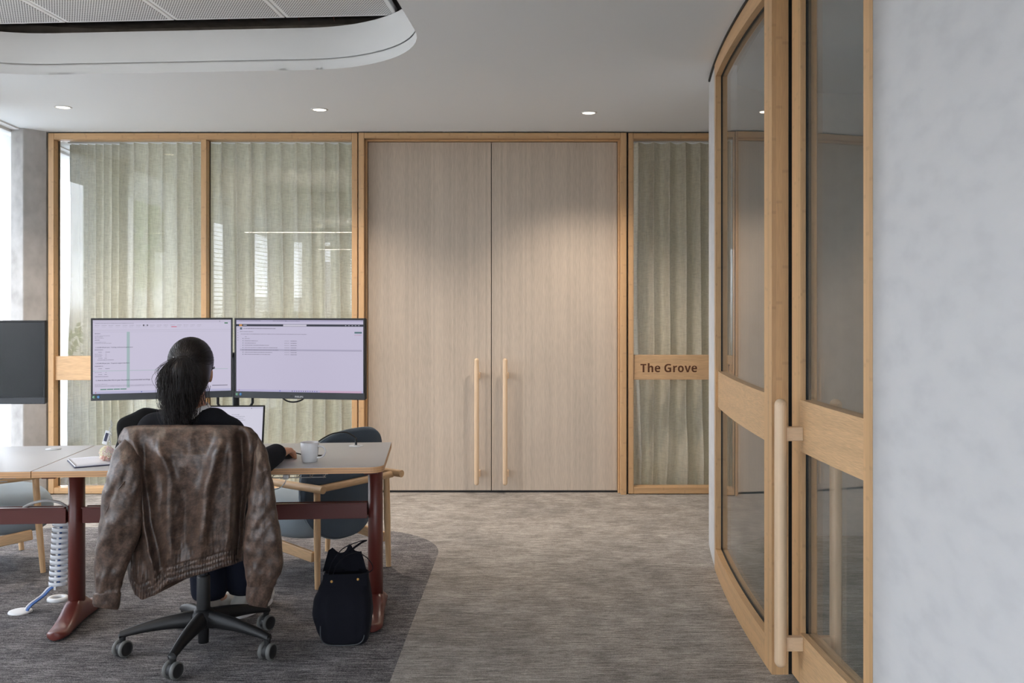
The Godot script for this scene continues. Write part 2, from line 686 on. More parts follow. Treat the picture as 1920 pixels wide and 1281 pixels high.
func build_floor() -> void:
	var f := setting("floor")
	var b := Build.new()
	b.slab(PackedVector2Array([Vector2(-4.6, ROOM_NEAR - 0.2), Vector2(ROOM_RIGHT + 0.1, ROOM_NEAR - 0.2), Vector2(ROOM_RIGHT + 0.1, 11.7), Vector2(-4.6, 11.7)]), -0.25, -0.012)
	part(b, "slab", mats.concrete, f)
	var zone := rounded(-3.35, -0.405, 0.6, 6.03, 0.62, -0.02)
	b = Build.new()
	b.slab(zone, -0.012, 0.0)
	part(b, "carpet_zone", mats.carpet_dark, f, false, "dark grey carpet zone with a rounded corner under the desks")
	b = Build.new()
	for p in halves(zone):
		b.slab(p, -0.012, 0.0)
	part(b, "carpet", mats.carpet_light, f, false, "beige grey streaked carpet")

func build_ceiling() -> void:
	var c := setting("ceiling")
	var hole := rounded(-3.3, -0.405, 1.2, 5.22, 0.72, -0.072)
	var b := Build.new()
	for p in halves(hole):
		b.slab(p, CEIL, CEIL + 0.012)
	part(b, "plasterboard", mats.ceiling_paint, c)
	# the upstand round the recess: lower band, shadow groove, upper band
	b = Build.new()
	for band in [[0.0, 0.051, 0.0], [0.051, 0.060, 0.012], [0.060, 0.232, 0.0]]:
		var y0: float = CEIL + band[0]
		var y1: float = CEIL + band[1]
		var ring := Geometry2D.offset_polygon(hole, band[2])[0] if band[2] > 0 else hole
		var outer := Geometry2D.offset_polygon(hole, 0.025)[0]
		for q in [[ring, false], [outer, true]]:
			var poly: PackedVector2Array = q[0]
			var lower := []
			var upper := []
			for p in poly:
				lower.append(P(p.x, y0, p.y))
				upper.append(P(p.x, y1, p.y))
			b.grid([lower, upper], true, q[1])
	part(b, "upstand", mats.ceiling_paint, c, false, "white upstand with a shadow groove round the ceiling recess")
	# plenum: a dark lid and sides above, closed
	b = Build.new()
	b.box(P(-0.1, 3.32, 3.6), Vector3(9.0, 0.1, 16.4), 0, 0)
	part(b, "soffit", mats.concrete, c)
	b = Build.new()
	var outer := Geometry2D.offset_polygon(hole, 1.1)[0]
	var lower := []
	var upper := []
	for p in outer:
		lower.append(P(p.x, CEIL + 0.01, p.y))
		upper.append(P(p.x, 3.3, p.y))
	b.grid([lower, upper], true)
	part(b, "plenum_side", mats.concrete, c)
	# perforated metal tiles, 600 mm wide, hung in the recess
	var im := Image.create(256, 256, false, Image.FORMAT_RGB8)
	im.fill(srgb(238, 238, 238))
	for i in 16:
		for j in 18:
			# holes on a 60 degree lattice
			var u := (i + 0.5 * (j % 2)) * 16.0
			var v := (j + 0.5) * 256.0 / 18.0
			for dx in range(-6, 7):
				for dy in range(-6, 7):
					if Vector2(roundf(u) + dx - u, roundf(v) + dy - v).length() < 5.2:
						im.set_pixel(posmod(int(roundf(u)) + dx, 256), posmod(int(roundf(v)) + dy, 256), srgb(44, 44, 45))
	var perf := mat("perforated", Color.WHITE, 0.55)
	perf.albedo_texture = tex(im)
	perf.uv1_scale = Vector3(1 / 0.2192, 1 / 0.2192, 1)
	var right := Vector2(1, 0).rotated(-0.072)
	var away := Vector2(0, 1).rotated(-0.072)
	var corner := Vector2(-0.600, 5.060)
	var n := 0
	for row in 3:
		for col in 5:
			var t := Node3D.new()
			t.name = "tile" if n == 0 else "tile_%03d" % n
			n += 1
			c.add_child(t)
			var p := corner - right * (0.604 * col + 0.302) - away * (1.204 * row + 0.602)
			t.position = P(p.x, 2.93, p.y)
			t.rotation.y = -0.072
			b = Build.new()
			b.box(Vector3(0, 0.018, 0), Vector3(0.598, 0.036, 1.196), 0.003, 2)
			part(b, "pan", mats.tile_metal, t)
			b = Build.new()
			b.off = Vector2(0.13 * col, 0.07 * row)
			b.box(Vector3(0, -0.0005, 0), Vector3(0.552, 0.003, 1.15), 0, 2)
			part(b, "perforated_face", perf, t)
	# thin hangers in the void
	for k in 4:
		b = Build.new()
		b.tube([P(-1.55 + 0.17 * k, 3.27, 5.22 - 0.01 * k), P(-1.53 + 0.19 * k, 2.94, 5.19)], 0.002, 5)
		part(b, "hanger_wire", mats.maroon, c)

func wx(px: float, d := WALL_D) -> float:
	return (px - 960.0) * d / FOCAL

func wy(py: float, d := WALL_D) -> float:
	return CAM_Y - (py - HORIZON) * d / FOCAL

# a bevelled bar of timber between pixel columns and rows read at depth d; its front stands at d
func bar(parent: Node3D, called: String, m: Material, x0: float, x1: float, y0: float, y1: float, d: float, deep: float, g: int, bevel := 0.002) -> MeshInstance3D:
	var b := Build.new()
	b.off = Vector2(rng.randf() * 3, rng.randf() * 3)
	if absf(y1 - y0) > 2.0: b.off.y = 1.45
	var at := P((x0 + x1) / 2, (y0 + y1) / 2, d + deep / 2)
	b.box(Vector3.ZERO, Vector3(absf(x1 - x0), absf(y1 - y0), deep), bevel, g)
	var o := part(b, called, m, parent, false)
	o.position = at - parent.position
	return o

func build_back_wall() -> void:
	var D := WALL_D
	var top := wy(249.5)
	# ---- left glazed panel
	var w := setting("window_1", P(wx(380), 0, D))
	bar(w, "stile", mats.bamboo, wx(90), wx(100.5), 0.005, top, D, 0.11, 1)
	bar(w, "stile", mats.bamboo, wx(659.5), wx(670), 0.005, top, D, 0.11, 1)
	bar(w, "head_rail", mats.bamboo, wx(100.7), wx(659.3), wy(261.5), top, D + 0.001, 0.108, 0)
	bar(w, "sill_rail", mats.bamboo, wx(100.7), wx(659.3), 0.005, wy(915), D + 0.001, 0.108, 0)
	bar(w, "mullion", mats.bamboo, wx(377), wx(387), wy(914.9), wy(261.6), D - 0.004, 0.11, 1)
	bar(w, "mid_rail", mats.board, wx(100.7), wx(376.8), wy(713.5), wy(668.5), D + 0.022, 0.06, 0)
	bar(w, "mid_rail", mats.board, wx(387.2), wx(659.3), wy(713.5), wy(668.5), D + 0.022, 0.06, 0)
	bar(w, "pane", mats.clear_glass, wx(100.7), wx(376.8), wy(914.8), wy(261.7), D + 0.084, 0.010, 1, 0.0)
	bar(w, "pane", mats.clear_glass, wx(387.2), wx(659.3), wy(914.8), wy(261.7), D + 0.084, 0.010, 1, 0.0)
	for x in [100.9, 375.6, 387.3, 658.3]:
		bar(w, "gasket", mats.gasket, wx(x), wx(x + 1), wy(914.8), wy(261.7), D + 0.074, 0.008, 1, 0.0)
	# ---- door frame
	var t := setting("trim_1", P(wx(923), 0, D))
	bar(t, "jamb", mats.bamboo, wx(672.5), wx(683), 0.0, top, D - 0.012, 0.20, 1)
	bar(t, "jamb", mats.bamboo, wx(1163.5), wx(1174.5), 0.0, top, D - 0.012, 0.20, 1)
	bar(t, "head", mats.bamboo, wx(683.1), wx(1163.4), wy(259.5), top, D - 0.011, 0.20, 0)
	bar(t, "stop", mats.bamboo, wx(683.1), wx(686.5), 0.0, wy(259.7), D + 0.05, 0.12, 1)
	bar(t, "stop", mats.bamboo, wx(1160), wx(1163.4), 0.0, wy(259.7), D + 0.05, 0.12, 1)
	bar(t, "stop", mats.bamboo, wx(686.6), wx(1159.9), wy(263), wy(259.7), D + 0.05, 0.12, 0)
	# ---- two leaves
	var ld := D + 0.075
	var k := 0
	for e in [[687.5, 920.3, 893.5], [921.7, 1159, 947]]:
		k += 1
		var dr := setting("door_%d" % k, P(wx(e[0]), 0, ld))
		bar(dr, "leaf", mats.door_veneer, wx(e[0]), wx(e[1]), 0.016, wy(263.6), ld, 0.05, 1, 0.0015)
		pull_handle(dr, wx(e[2], ld - 0.075), ld, 0.066, 1.012)
	bar(t, "astragal", mats.gasket, wx(919), wx(923), 0.0, wy(263.6), ld + 0.052, 0.012, 1, 0.0)
	bar(t, "threshold", mats.gasket, wx(686.6), wx(1159.9), 0.0, 0.014, D + 0.08, 0.05, 0, 0.0)
	# ---- right glazed panel, with the room's name on its middle rail
	w = setting("window_2", P(wx(1320), 0, D))
	bar(w, "stile", mats.bamboo, wx(1178), wx(1188), 0.005, top, D, 0.11, 1)
	bar(w, "stile", mats.bamboo, wx(1470), wx(1480), 0.005, top, D, 0.11, 1)
	bar(w, "head_rail", mats.bamboo, wx(1188.2), wx(1469.8), wy(259.8), top, D + 0.001, 0.108, 0)
	bar(w, "sill_rail", mats.bamboo, wx(1188.2), wx(1469.8), 0.005, wy(914), D + 0.001, 0.108, 0)
	var rail := bar(w, "mid_rail", mats.board, wx(1188.2), wx(1469.8), wy(712.5), wy(666.5), D + 0.022, 0.06, 0)
	bar(w, "pane", mats.clear_glass, wx(1188.2), wx(1469.8), wy(913.8), wy(260), D + 0.084, 0.010, 1, 0.0)
	var txt := part(text_mesh("The Grove", 0.0755, 0.0022), "lettering", mats.engraved, w, false, "dark brown lettering reading The Grove")
	var bb := txt.mesh.get_aabb()
	txt.scale = Vector3((wx(1308) - wx(1201.5)) / bb.size.x, (wy(681.5) - wy(698.5)) / bb.size.y, 1)
	txt.position = P(wx(1201.5), wy(698.5), D + 0.0217) - w.position - Vector3(bb.position.x * txt.scale.x, bb.position.y * txt.scale.y, 0)
	# ---- black shadow gaps round the panels
	t = setting("trim_2", P(0, 0, D))
	for x in [89, 671.2, 1176.2]:
		bar(t, "shadow_gap", mats.gasket, wx(x - 0.9), wx(x + 0.9), 0.0, CEIL, D + 0.02, 0.06, 1, 0.0)
	bar(t, "shadow_gap", mats.gasket, wx(88), wx(1480), top, CEIL - 0.001, D + 0.02, 0.06, 0, 0.0)
	# ---- plaster nib at the left end, and wall beyond the right panel
	var wl := setting("wall_back", P(-3.6, 0, 7.0))
	var b := Build.new()
	b.slab(PackedVector2Array([Vector2(-3.645, 6.985), Vector2(-3.56, 6.985), Vector2(-3.553, 6.99), Vector2(-3.46, 7.13), Vector2(-3.46, 7.30), Vector2(-3.645, 7.30)]), 0.0, CEIL)
	part(b, "nib", mats.concrete, wl, true, "pale concrete nib wall beside the glazing")
	b = Build.new()
	b.box(P(wx(1480) + (ROOM_RIGHT - wx(1480)) / 2, CEIL / 2, D + 0.1), Vector3(ROOM_RIGHT - wx(1480), CEIL, 0.14), 0, 1)
	part(b, "plaster_wall", mats.plaster, wl, true)

# round-ended bar on two blocks, standing off a face at depth d (towards the camera)
func pull_handle(parent: Node3D, x: float, d: float, y0: float, y1: float) -> void:
	var b := Build.new()
	var o := x
	var pts := []
	var rad := []
	for k in 7:
		var a := PI / 2 * k / 6
		pts.append(P(o, y0 + 0.0175 * (1 - cos(a)), d - 0.066)); rad.append(maxf(0.0175 * sin(a), 0.0008))
	for k in 7:
		var a := PI / 2 * (6 - k) / 6
		pts.append(P(o, y1 - 0.0175 * (1 - cos(a)), d - 0.066)); rad.append(maxf(0.0175 * sin(a), 0.0008))
	b.tube(pts, rad, 16, true, 0.85, Vector3.BACK)
	var h := part(b, "handle", mats.handle_wood, parent, true)
	for y in [y0 + 0.085, y1 - 0.13]:
		b = Build.new()
		b.box(P(x + 0.018, y, d - 0.032), Vector3(0.020, 0.045, 0.064), 0.002, 2)
		part(b, "handle_block", mats.handle_wood, h, true)

func build_inner_room() -> void:
	# the room behind the glazing: side wall, back wall with windows, head above the glazing
	var w := setting("wall_inner", P(2.9, 0, 9.4))
	var b := Build.new()
	b.box(P(2.95, CEIL / 2, 9.4), Vector3(0.12, CEIL, 4.3), 0, 1)
	part(b, "side_wall", mats.inner_wall, w, true)
	b = Build.new()
	b.box(P(-0.6, CEIL / 2, 11.6), Vector3(7.6, CEIL, 0.15), 0, 1)
	part(b, "end_wall", mats.inner_wall, w, true)

func along(d: float, y: float, out := 0.0) -> Vector3:
	return P(facade_x(d) - out, y, d)

# a box that follows the facade between two depths
func facade_box(parent: Node3D, called: String, m: Material, d0: float, d1: float, y0: float, y1: float, thick: float, out := 0.0) -> void:
	var b := Build.new()
	var a := along(d0, 0)
	var e := along(d1, 0)
	var ang := atan2(-(e - a).z, (e - a).x)
	var mid := (a + e) / 2
	mid.y = (y0 + y1) / 2
	b.box(mid - Vector3(out, 0, 0), Vector3((e - a).length(), y1 - y0, thick), 0, 1, Basis(Vector3.UP, ang))
	part(b, called, m, parent, true)

func build_facade() -> void:
	var w := setting("wall_left", along(2, 0))
	var ds := []
	var d := -5.12
	facade_box(w, "header", mats.white_paint, -5.3, 11.9, 2.685, CEIL + 0.3, 0.2)
	facade_box(w, "kerb", mats.white_paint, -5.3, 11.9, -0.2, 0.06, 0.2)
	var n := 3
	while d < 11.9:
		facade_box(w, "pier", mats.white_paint, d - 0.24, d + 0.24, 0.06, 2.685, 0.22)
		ds.append(d)
		d += 1.57
	for i in ds.size() - 1:
		var d0: float = ds[i] + 0.24
		var d1: float = ds[i + 1] - 0.24
		n += 1
		var win := setting("window_%d" % (20 + i), along(d0, 0))
		facade_box(win, "pane", mats.clear_glass, d0, d1, 0.06, 2.685, 0.008)
		facade_box(win, "frame", mats.white_paint, d0, d0 + 0.05, 0.06, 2.685, 0.08)
		facade_box(win, "frame", mats.white_paint, d1 - 0.05, d1, 0.06, 2.685, 0.08)
		facade_box(win, "frame", mats.white_paint, d0 + 0.05, d1 - 0.05, 2.665, 2.685, 0.08)
		# slatted blinds on the windows that the glazing mirrors
		if d1 < 4.6 and d0 > -3.5:
			var bl := thing("venetian_blind", "open venetian blind, %s from the back glazing in the left facade" % ["sixth", "fifth", "fourth", "third", "second", "first"][clampi(i, 0, 5)], "blind", along((d0 + d1) / 2, 2.55, -0.12), 0, "blinds in the left facade")
			var b := Build.new()
			var a := along(d0 + 0.02, 0, -0.12)
			var e := along(d1 - 0.02, 0, -0.12)
			var ang := atan2(-(e - a).z, (e - a).x)
			for k in 46:
				var mid := (a + e) / 2
				mid.y = 2.52 - 0.048 * k
				b.box(mid, Vector3((e - a).length(), 0.0016, 0.030), 0, 0, Basis(Vector3.UP, ang) * Basis(Vector3.RIGHT, 0.35))
			part(b, "slats", mats.grey_plastic, bl, true).set_meta("kind", "stuff")
			b = Build.new()
			var top := (a + e) / 2
			top.y = 2.57
			b.box(top, Vector3((e - a).length(), 0.04, 0.05), 0.004, 0, Basis(Vector3.UP, ang))
			part(b, "head_box", mats.white_paint, bl, true)
	# the end of the office behind the camera, with windows of its own
	w = setting("wall_front", P(0, 0, ROOM_NEAR))
	var b := Build.new()
	b.box(P(0.5, 0.35, ROOM_NEAR - 0.1), Vector3(8.0, 0.7, 0.2), 0, 1)
	b.box(P(0.5, 2.62, ROOM_NEAR - 0.1), Vector3(8.0, 0.16, 0.2), 0, 1)
	part(b, "spandrel", mats.white_paint, w, true)
	for k in 5:
		b = Build.new()
		b.box(P(-3.2 + 1.9 * k, 1.62, ROOM_NEAR - 0.1), Vector3(0.5, 1.84, 0.2), 0, 1)
		part(b, "pier", mats.white_paint, w, true)
	for k in 4:
		var win := setting("window_%d" % (40 + k), P(-2.25 + 1.9 * k, 0.7, ROOM_NEAR))
		bar(win, "pane", mats.clear_glass, -2.94 + 1.9 * k, -1.56 + 1.9 * k, 0.7, 2.54, ROOM_NEAR - 0.1, 0.008, 1, 0.0)
	w = setting("wall_right", P(ROOM_RIGHT, 0, 1))
	b = Build.new()
	b.box(P(ROOM_RIGHT + 0.05, CEIL / 2, 3.5), Vector3(0.1, CEIL, 16.2), 0, 1)
	part(b, "plaster_wall", mats.inner_wall, w, true)

# ------------------------------------------------------------------ the curved glazed room on the right
const POD_MID := 3.55
const POD_R := 13.0
func pod_x(d: float, out := 0.0) -> float:
	return 0.985 + (d - POD_MID) * (d - POD_MID) / (2 * POD_R) + out

# a strip that follows the curve: depths d0 > d1, heights, from out0 to out1 behind the outer face
func pod_strip(parent: Node3D, called: String, m: Material, d0: float, d1: float, y0: float, y1: float, out0: float, out1: float, g := 2, step := 0.07) -> MeshInstance3D:
	var b := Build.new()
	b.off = Vector2(rng.randf() * 3, rng.randf() * 3)
	var n := maxi(1, int(ceil(absf(d0 - d1) / step)))
	var rings := []
	for i in n + 1:
		var d := lerpf(d0, d1, float(i) / n)
		rings.append([P(pod_x(d, out0), y0, d), P(pod_x(d, out0), y1, d), P(pod_x(d, out1), y1, d), P(pod_x(d, out1), y0, d)])
	for i in n:
		for e in 4:
			b.st.set_smooth_group(e + 1)
			var k := (e + 1) % 4
			var q := [rings[i][e], rings[i + 1][e], rings[i + 1][k], rings[i][k]]
			var uv := []
			for p in q:
				var across: float = p.y if e % 2 == 0 else p.x
				uv.append(b.off + (Vector2(across, p.z) if g == 2 else Vector2(p.z if e % 2 == 0 else p.x, p.y)))
			b.quad(q[0], q[1], q[2], q[3], uv[0], uv[1], uv[2], uv[3])
	b.st.set_smooth_group(-1)
	for e in [0, n]:
		var r: Array = rings[e]
		var uv := []
		for p in r:
			uv.append(b.off + Vector2(p.x, p.y))
		if e == 0: b.quad(r[0], r[1], r[2], r[3], uv[0], uv[1], uv[2], uv[3])
		else: b.quad(r[3], r[2], r[1], r[0], uv[3], uv[2], uv[1], uv[0])
	return part(b, called, m, parent, true)

func build_pod() -> void:
	var top := CEIL - 0.012
	# ---- fixed curved light
	var w := setting("window_3", P(1.05, 0, 4.4))
	pod_strip(w, "stile", mats.bamboo, 5.12, 5.05, 0.0, top, 0.0, 0.065, 1)
	pod_strip(w, "stile", mats.bamboo, 3.755, 3.64, 0.0, top, 0.0, 0.063, 1)
	pod_strip(w, "head_rail", mats.bamboo, 5.05, 3.755, top - 0.075, top, 0.0, 0.065)
	pod_strip(w, "sill_rail", mats.bamboo, 5.05, 3.755, 0.0, 0.12, 0.0, 0.065)
	pod_strip(w, "mid_rail", mats.board, 5.05, 3.755, 0.868, 1.056, 0.012, 0.055)
	pod_strip(w, "gasket", mats.gasket, 5.05, 5.044, 0.12, top - 0.075, 0.028, 0.042, 1)
	pod_strip(w, "gasket", mats.gasket, 5.05, 3.755, 0.12, 0.126, 0.028, 0.042)
	pod_strip(w, "gasket", mats.gasket, 5.05, 3.755, top - 0.081, top - 0.075, 0.028, 0.042)
	pod_strip(w, "pane", mats.clear_glass, 5.05, 3.755, 0.12, top - 0.075, 0.032, 0.042, 1)
	# ---- sliding leaf with a long handle on both faces
	var dr := setting("door_3", P(1.08, 0, 3.2))
	pod_strip(dr, "stile", mats.bamboo, 3.605, 3.50, 0.02, top, 0.066, 0.126, 1)
	pod_strip(w, "seal", mats.gasket, 3.66, 3.645, 0.0, top, 0.064, 0.14, 1)
	pod_strip(dr, "stile", mats.bamboo, 2.895, 2.83, 0.02, top, 0.058, 0.118, 1)
	pod_strip(dr, "head_rail", mats.bamboo, 3.50, 2.895, top - 0.10, top, 0.066, 0.126)
	pod_strip(dr, "bottom_rail", mats.board, 3.50, 2.895, 0.02, 0.205, 0.066, 0.126)
	pod_strip(dr, "mid_rail", mats.board, 3.50, 2.895, 0.868, 1.056, 0.066, 0.118)
	pod_strip(dr, "pane", mats.clear_glass, 3.50, 2.895, 0.205, top - 0.10, 0.090, 0.100, 1)
	pod_strip(dr, "gasket", mats.gasket, 3.50, 3.494, 0.205, top - 0.1, 0.086, 0.104, 1)
	for s in [-1.0, 1.0]:
		var x := 0.972 if s < 0 else 1.172
		var b := Build.new()
		var pts := []
		var rad := []
		for e in [[0.09, 1.0], [1.062, -1.0]]:
			for k in 7:
				var a: float = PI / 2 * (k if e[1] > 0 else 6 - k) / 6
				pts.append(P(x, e[0] + e[1] * 0.023 * (1 - cos(a)), 3.475)); rad.append(maxf(0.027 * sin(a), 0.001))
		b.tube(pts, rad, 18, true, 0.8, Vector3.RIGHT)
		var h := part(b, "handle", mats.handle_wood, dr, true)
		for y in [0.175, 0.935]:
			b = Build.new()
			b.box(P((x + 1.052) / 2 if s < 0 else (x + 1.112) / 2, y, 3.48), Vector3(absf(x - (1.052 if s < 0 else 1.112)), 0.05, 0.03), 0.002, 0)
			part(b, "handle_block", mats.handle_wood, h, true)
	# black track at the ceiling
	var t := setting("trim_3", P(1.05, CEIL, 4.0))
	pod_strip(t, "track", mats.gasket, 5.5, 2.8, top, CEIL - 0.0005, -0.006, 0.14)
	# ---- plaster ends of the curve, inside walls
	var wl := setting("wall_curved", P(1.1, 0, 2.0))
	for e in [[5.12, 5.62, 0.004], [2.828, -0.6, 0.058]]:
		var b := Build.new()
		var poly := PackedVector2Array()
		var n := 24
		for i in n + 1:
			var d := lerpf(e[0], e[1], float(i) / n)
			poly.append(Vector2(pod_x(d, e[2]), d))
		if e[1] > e[0]:
			for k in range(1, 9):
				var a := PI / 2 * k / 8
				poly.append(Vector2(pod_x(5.62, e[2]) + 0.35 * (1 - cos(a)) + 0.03 * sin(a), 5.62 + 0.35 * sin(a)))
			poly.append(Vector2(ROOM_RIGHT, 5.97))
			poly.append(Vector2(ROOM_RIGHT, 5.85))
			poly.append(Vector2(pod_x(5.5, 0.42), 5.85))
			poly.append(Vector2(pod_x(5.5, 0.12), 5.55))
			poly.append(Vector2(pod_x(5.12, 0.12), 5.12))
		else:
			poly.append(Vector2(ROOM_RIGHT, -0.6))
			poly.append(Vector2(ROOM_RIGHT, -0.48))
			for i in n + 1:
				var d := lerpf(-0.48, 2.828, float(i) / n)
				poly.append(Vector2(pod_x(d, 0.16), d))
		b.slab(poly, 0.0, CEIL, true)
		part(b, "plaster_wall", mats.plaster, wl, true, "pale grey mottled plaster wall of the curved room")
	var b := Build.new()
	b.box(P(4.32, CEIL / 2, 2.7), Vector3(0.08, CEIL, 6.2), 0, 1)
	part(b, "lining_wall", mats.pod_wall, wl, true)

func build_outside() -> void:
	# a planted terrace and a few towers, seen only in the glazing's reflections and past the nib
	var t := setting("terrace")
	var b := Build.new()
	b.slab(PackedVector2Array([Vector2(-12, -20), Vector2(-4.7, -20), Vector2(-4.7, 30), Vector2(-12, 30)]), -0.4, -0.15)
	part(b, "paving", mats.concrete, t)
	var leaf := mat("hedge_leaf", srgb(96, 128, 58), 0.7)
	b = Build.new()
	var r := RandomNumberGenerator.new()
	r.seed = 5
	for k in 2600:
		var c := P(-8.6 + r.randf_range(-0.4, 0.4), r.randf_range(-0.1, 1.05) + 0.15 * sin(k * 0.013), r.randf_range(-14, 16))
		var u := Vector3(r.randf_range(-1, 1), r.randf_range(-1, 1), r.randf_range(-1, 1)).normalized() * 0.11
		var v := u.cross(Vector3(r.randf_range(-1, 1), r.randf_range(-1, 1), r.randf_range(-1, 1)).normalized()) * 0.5
		b.st.set_smooth_group(-1)
		b.quad(c - u, c + v, c + u, c - v)
	var h := thing("hedge", "green hedge on the terrace outside the left windows", "hedge", P(-8.6, -0.15, 0))
	part(b, "leaves", leaf, h, true).set_meta("kind", "stuff")
	# a slim tree in a pot, dark against the sky
	var tr := thing("terrace_tree", "slim leafy tree on the terrace, mirrored in the left pane", "tree", P(-6.0, -0.15, -1.4))
	b = Build.new()
	b.tube([P(-6.0, -0.15, -1.4), P(-5.96, 1.2, -1.42), P(-6.02, 2.4, -1.38), P(-6.0, 3.9, -1.4)], [0.06, 0.05, 0.04, 0.015], 10)
	part(b, "trunk", mats.maroon, tr, true)
	b = Build.new()
	for k in 1500:
		var y := r.randf_range(1.7, 4.3)
		var wide := 0.55 * sin(clampf((y - 1.5) / 3.0, 0, 1) * PI) + 0.05
		var c := P(-6.0 + r.randfn() * wide * 0.5, y, -1.4 + r.randfn() * wide * 0.5)
		var u := Vector3(r.randf_range(-1, 1), r.randf_range(-1, 1), r.randf_range(-1, 1)).normalized() * 0.10
		var v := u.cross(Vector3(r.randf_range(-1, 1), r.randf_range(-1, 1), r.randf_range(-1, 1)).normalized()) * 0.5
		b.st.set_smooth_group(-1)
		b.quad(c - u, c + v, c + u, c - v)
	part(b, "leaves", leaf, tr, true).set_meta("kind", "stuff")
	var wall := mat("tower_wall", srgb(142, 146, 150), 0.8)
	var pane := mat("tower_glass", srgb(60, 70, 80), 0.15)
	var n := 0
	for e in [[-46.0, -105.0, 3.6, 8.0, 20.0, "tall dark tower block mirrored in the left pane"], [-14.3, -66.0, 3.6, 6.0, 5.0, "pale tower block with a grid of windows mirrored in the right pane"], [-21.5, -72.0, 6.0, 4.0, 2.2, "low pale block mirrored in the middle of the glazing"]]:
		var o := thing("tower_block", e[5], "building", P(e[0], -12, e[1]))
		b = Build.new()
		b.box(Vector3(0, e[4] / 2 + 6, 0), Vector3(e[2], e[4] + 12, e[3]), 0, 1)
		part(b, "wall", wall, o)
		b = Build.new()
		for fl in int((e[4] + 10) / 3.2):
			for c in int(e[3] / 2.0):
				b.box(Vector3(e[2] / 2, 3 + fl * 3.2, -e[3] / 2 + 1 + c * 2.0), Vector3(0.1, 1.9, 1.3), 0, 1)
			for c in int(e[2] / 2.0):
				b.box(Vector3(-e[2] / 2 + 1 + c * 2.0, 3 + fl * 3.2, e[3] / 2), Vector3(1.3, 1.9, 0.1), 0, 1)
		part(b, "window_panes", pane, o).set_meta("kind", "stuff")

# ================================================================== things
func curtain(label: String, x0: float, x1: float, d: float, pitch: float, amp: float, top: float, bottom: float, seed_: int, blouse: float, m: Material) -> void:
	var o := thing("curtain", label, "curtain", P((x0 + x1) / 2, bottom, d), 0, "curtains of the room behind the glazing")
	var n := noise(seed_, 1.0, 2)
	var rows := []
	var cols := int((x1 - x0) / pitch * 14)
	for i in 41:
		var v := i / 40.0
		var y := lerpf(top, bottom, v)
		var row := []
		for j in cols + 1:
			var x := lerpf(x0, x1, float(j) / cols)
			var ph := x / pitch * TAU + n.get_noise_2d(x * 1.5, v * 0.6) * 2.6 * (0.3 + v)
			var w := sin(ph) + 0.25 * sin(2 * ph + 0.6)
			var a := amp * (0.85 + 0.35 * n.get_noise_2d(x * 2.3 + 40, v * 0.5))
			# a puddled hem swells out and tucks back under
			var low := clampf((v - 0.80) / 0.2, 0, 1)
			var swell := blouse * sin(low * PI) * (0.7 + 0.5 * n.get_noise_2d(x * 4, 9.0))
			row.append(P(x + 0.25 * amp * cos(ph), y, d - w * a - swell + n.get_noise_2d(x * 1.1, v * 2.0) * 0.012))
		rows.append(row)
	var b := Build.new()
	b.grid(rows, false, false, (x1 - x0) * 1.5, 2.6)
	part(b, "cloth", m, o, true)
	b = Build.new()
	b.box(P((x0 + x1) / 2, top + 0.015, d), Vector3(x1 - x0, 0.02, 0.03), 0.002, 0)
	part(b, "track", mats.white_plastic, o, true)

func build_curtains() -> void:
	var d := WALL_D + 0.24
	curtain("gathered sage grey curtain at the left end of the glazing", wx(123, d), wx(232, d), d + 0.05, 0.062, 0.026, CEIL - 0.045, 0.02, 1, 0.0, mats.curtain_thick)
	curtain("sheer pale sage curtain behind the left glazed panel", wx(226, d), wx(676, d), d, 0.112, 0.042, CEIL - 0.045, 0.02, 2, 0.0, mats.curtain)
	curtain("sheer linen curtain behind the glazing lettered The Grove", wx(1183, d), wx(1478, d), d - 0.005, 0.118, 0.042, CEIL - 0.045, 0.012, 3, 0.06, mats.curtain_linen)

# ------------------------------------------------------------------ desks
const DESK_TURN := 0.078
var desk_at := P(-1.928, 0, 3.847)
func on_desk(x: float, d: float, y := 0.735) -> Vector3:
	return Transform3D(Basis(Vector3.UP, DESK_TURN), desk_at) * P(x, y, d)

func desk_leg(t: Node3D, x: float, d: float) -> void:
	var b := Build.new()
	b.lathe([Vector2(0.0, 0.085), Vector2(0.034, 0.085), Vector2(0.0335, 0.40), Vector2(0.033, 0.705), Vector2(0.0, 0.705)], P(x, 0, d), 28, Basis.IDENTITY, Vector2(1.0, 1.35))
	part(b, "leg", mats.maroon, t)
	# foot: a low keel running fore and aft, its top sweeping up into the column
	b = Build.new()
	var rows := []
	for i in 41:
		var v := i / 40.0
		var z := 0.255 * sin((v - 0.5) * PI)
		var e := absf(z) / 0.255
		var w := 0.045 * (1.0 if e < 0.80 else sqrt(maxf(0.0, 1.0 - pow((e - 0.80) / 0.20, 2.0)))) + 0.0004
		var hgt := 0.034 + 0.070 * pow(maxf(0.0, 1.0 - maxf(0.0, (absf(z) - 0.045)) / 0.17), 1.8)
		var ring := []
		for j in 16:
			var a := TAU * j / 16
			var cx := signf(cos(a)) * pow(absf(cos(a)), 0.6)
			var cy := signf(sin(a)) * pow(absf(sin(a)), 0.6)
			var narrow := 1.0 if cy < 0 else lerpf(1.0, 0.80, cy)
			ring.append(P(x + cx * w * narrow, 0.006 + (cy * 0.5 + 0.5) * hgt, d + z))
		rows.append(ring)
	b.grid(rows, true, false)
	b.fan(rows[0], false)
	b.fan(rows[-1], true)
	part(b, "foot", mats.maroon, t)
	for z in [-0.2, 0.2]:
		b = Build.new()
		b.lathe([Vector2(0, 0), Vector2(0.018, 0), Vector2(0.018, 0.012), Vector2(0, 0.012)], P(x, 0, d + z), 16)
		part(b, "glide", mats.black_plastic, t)

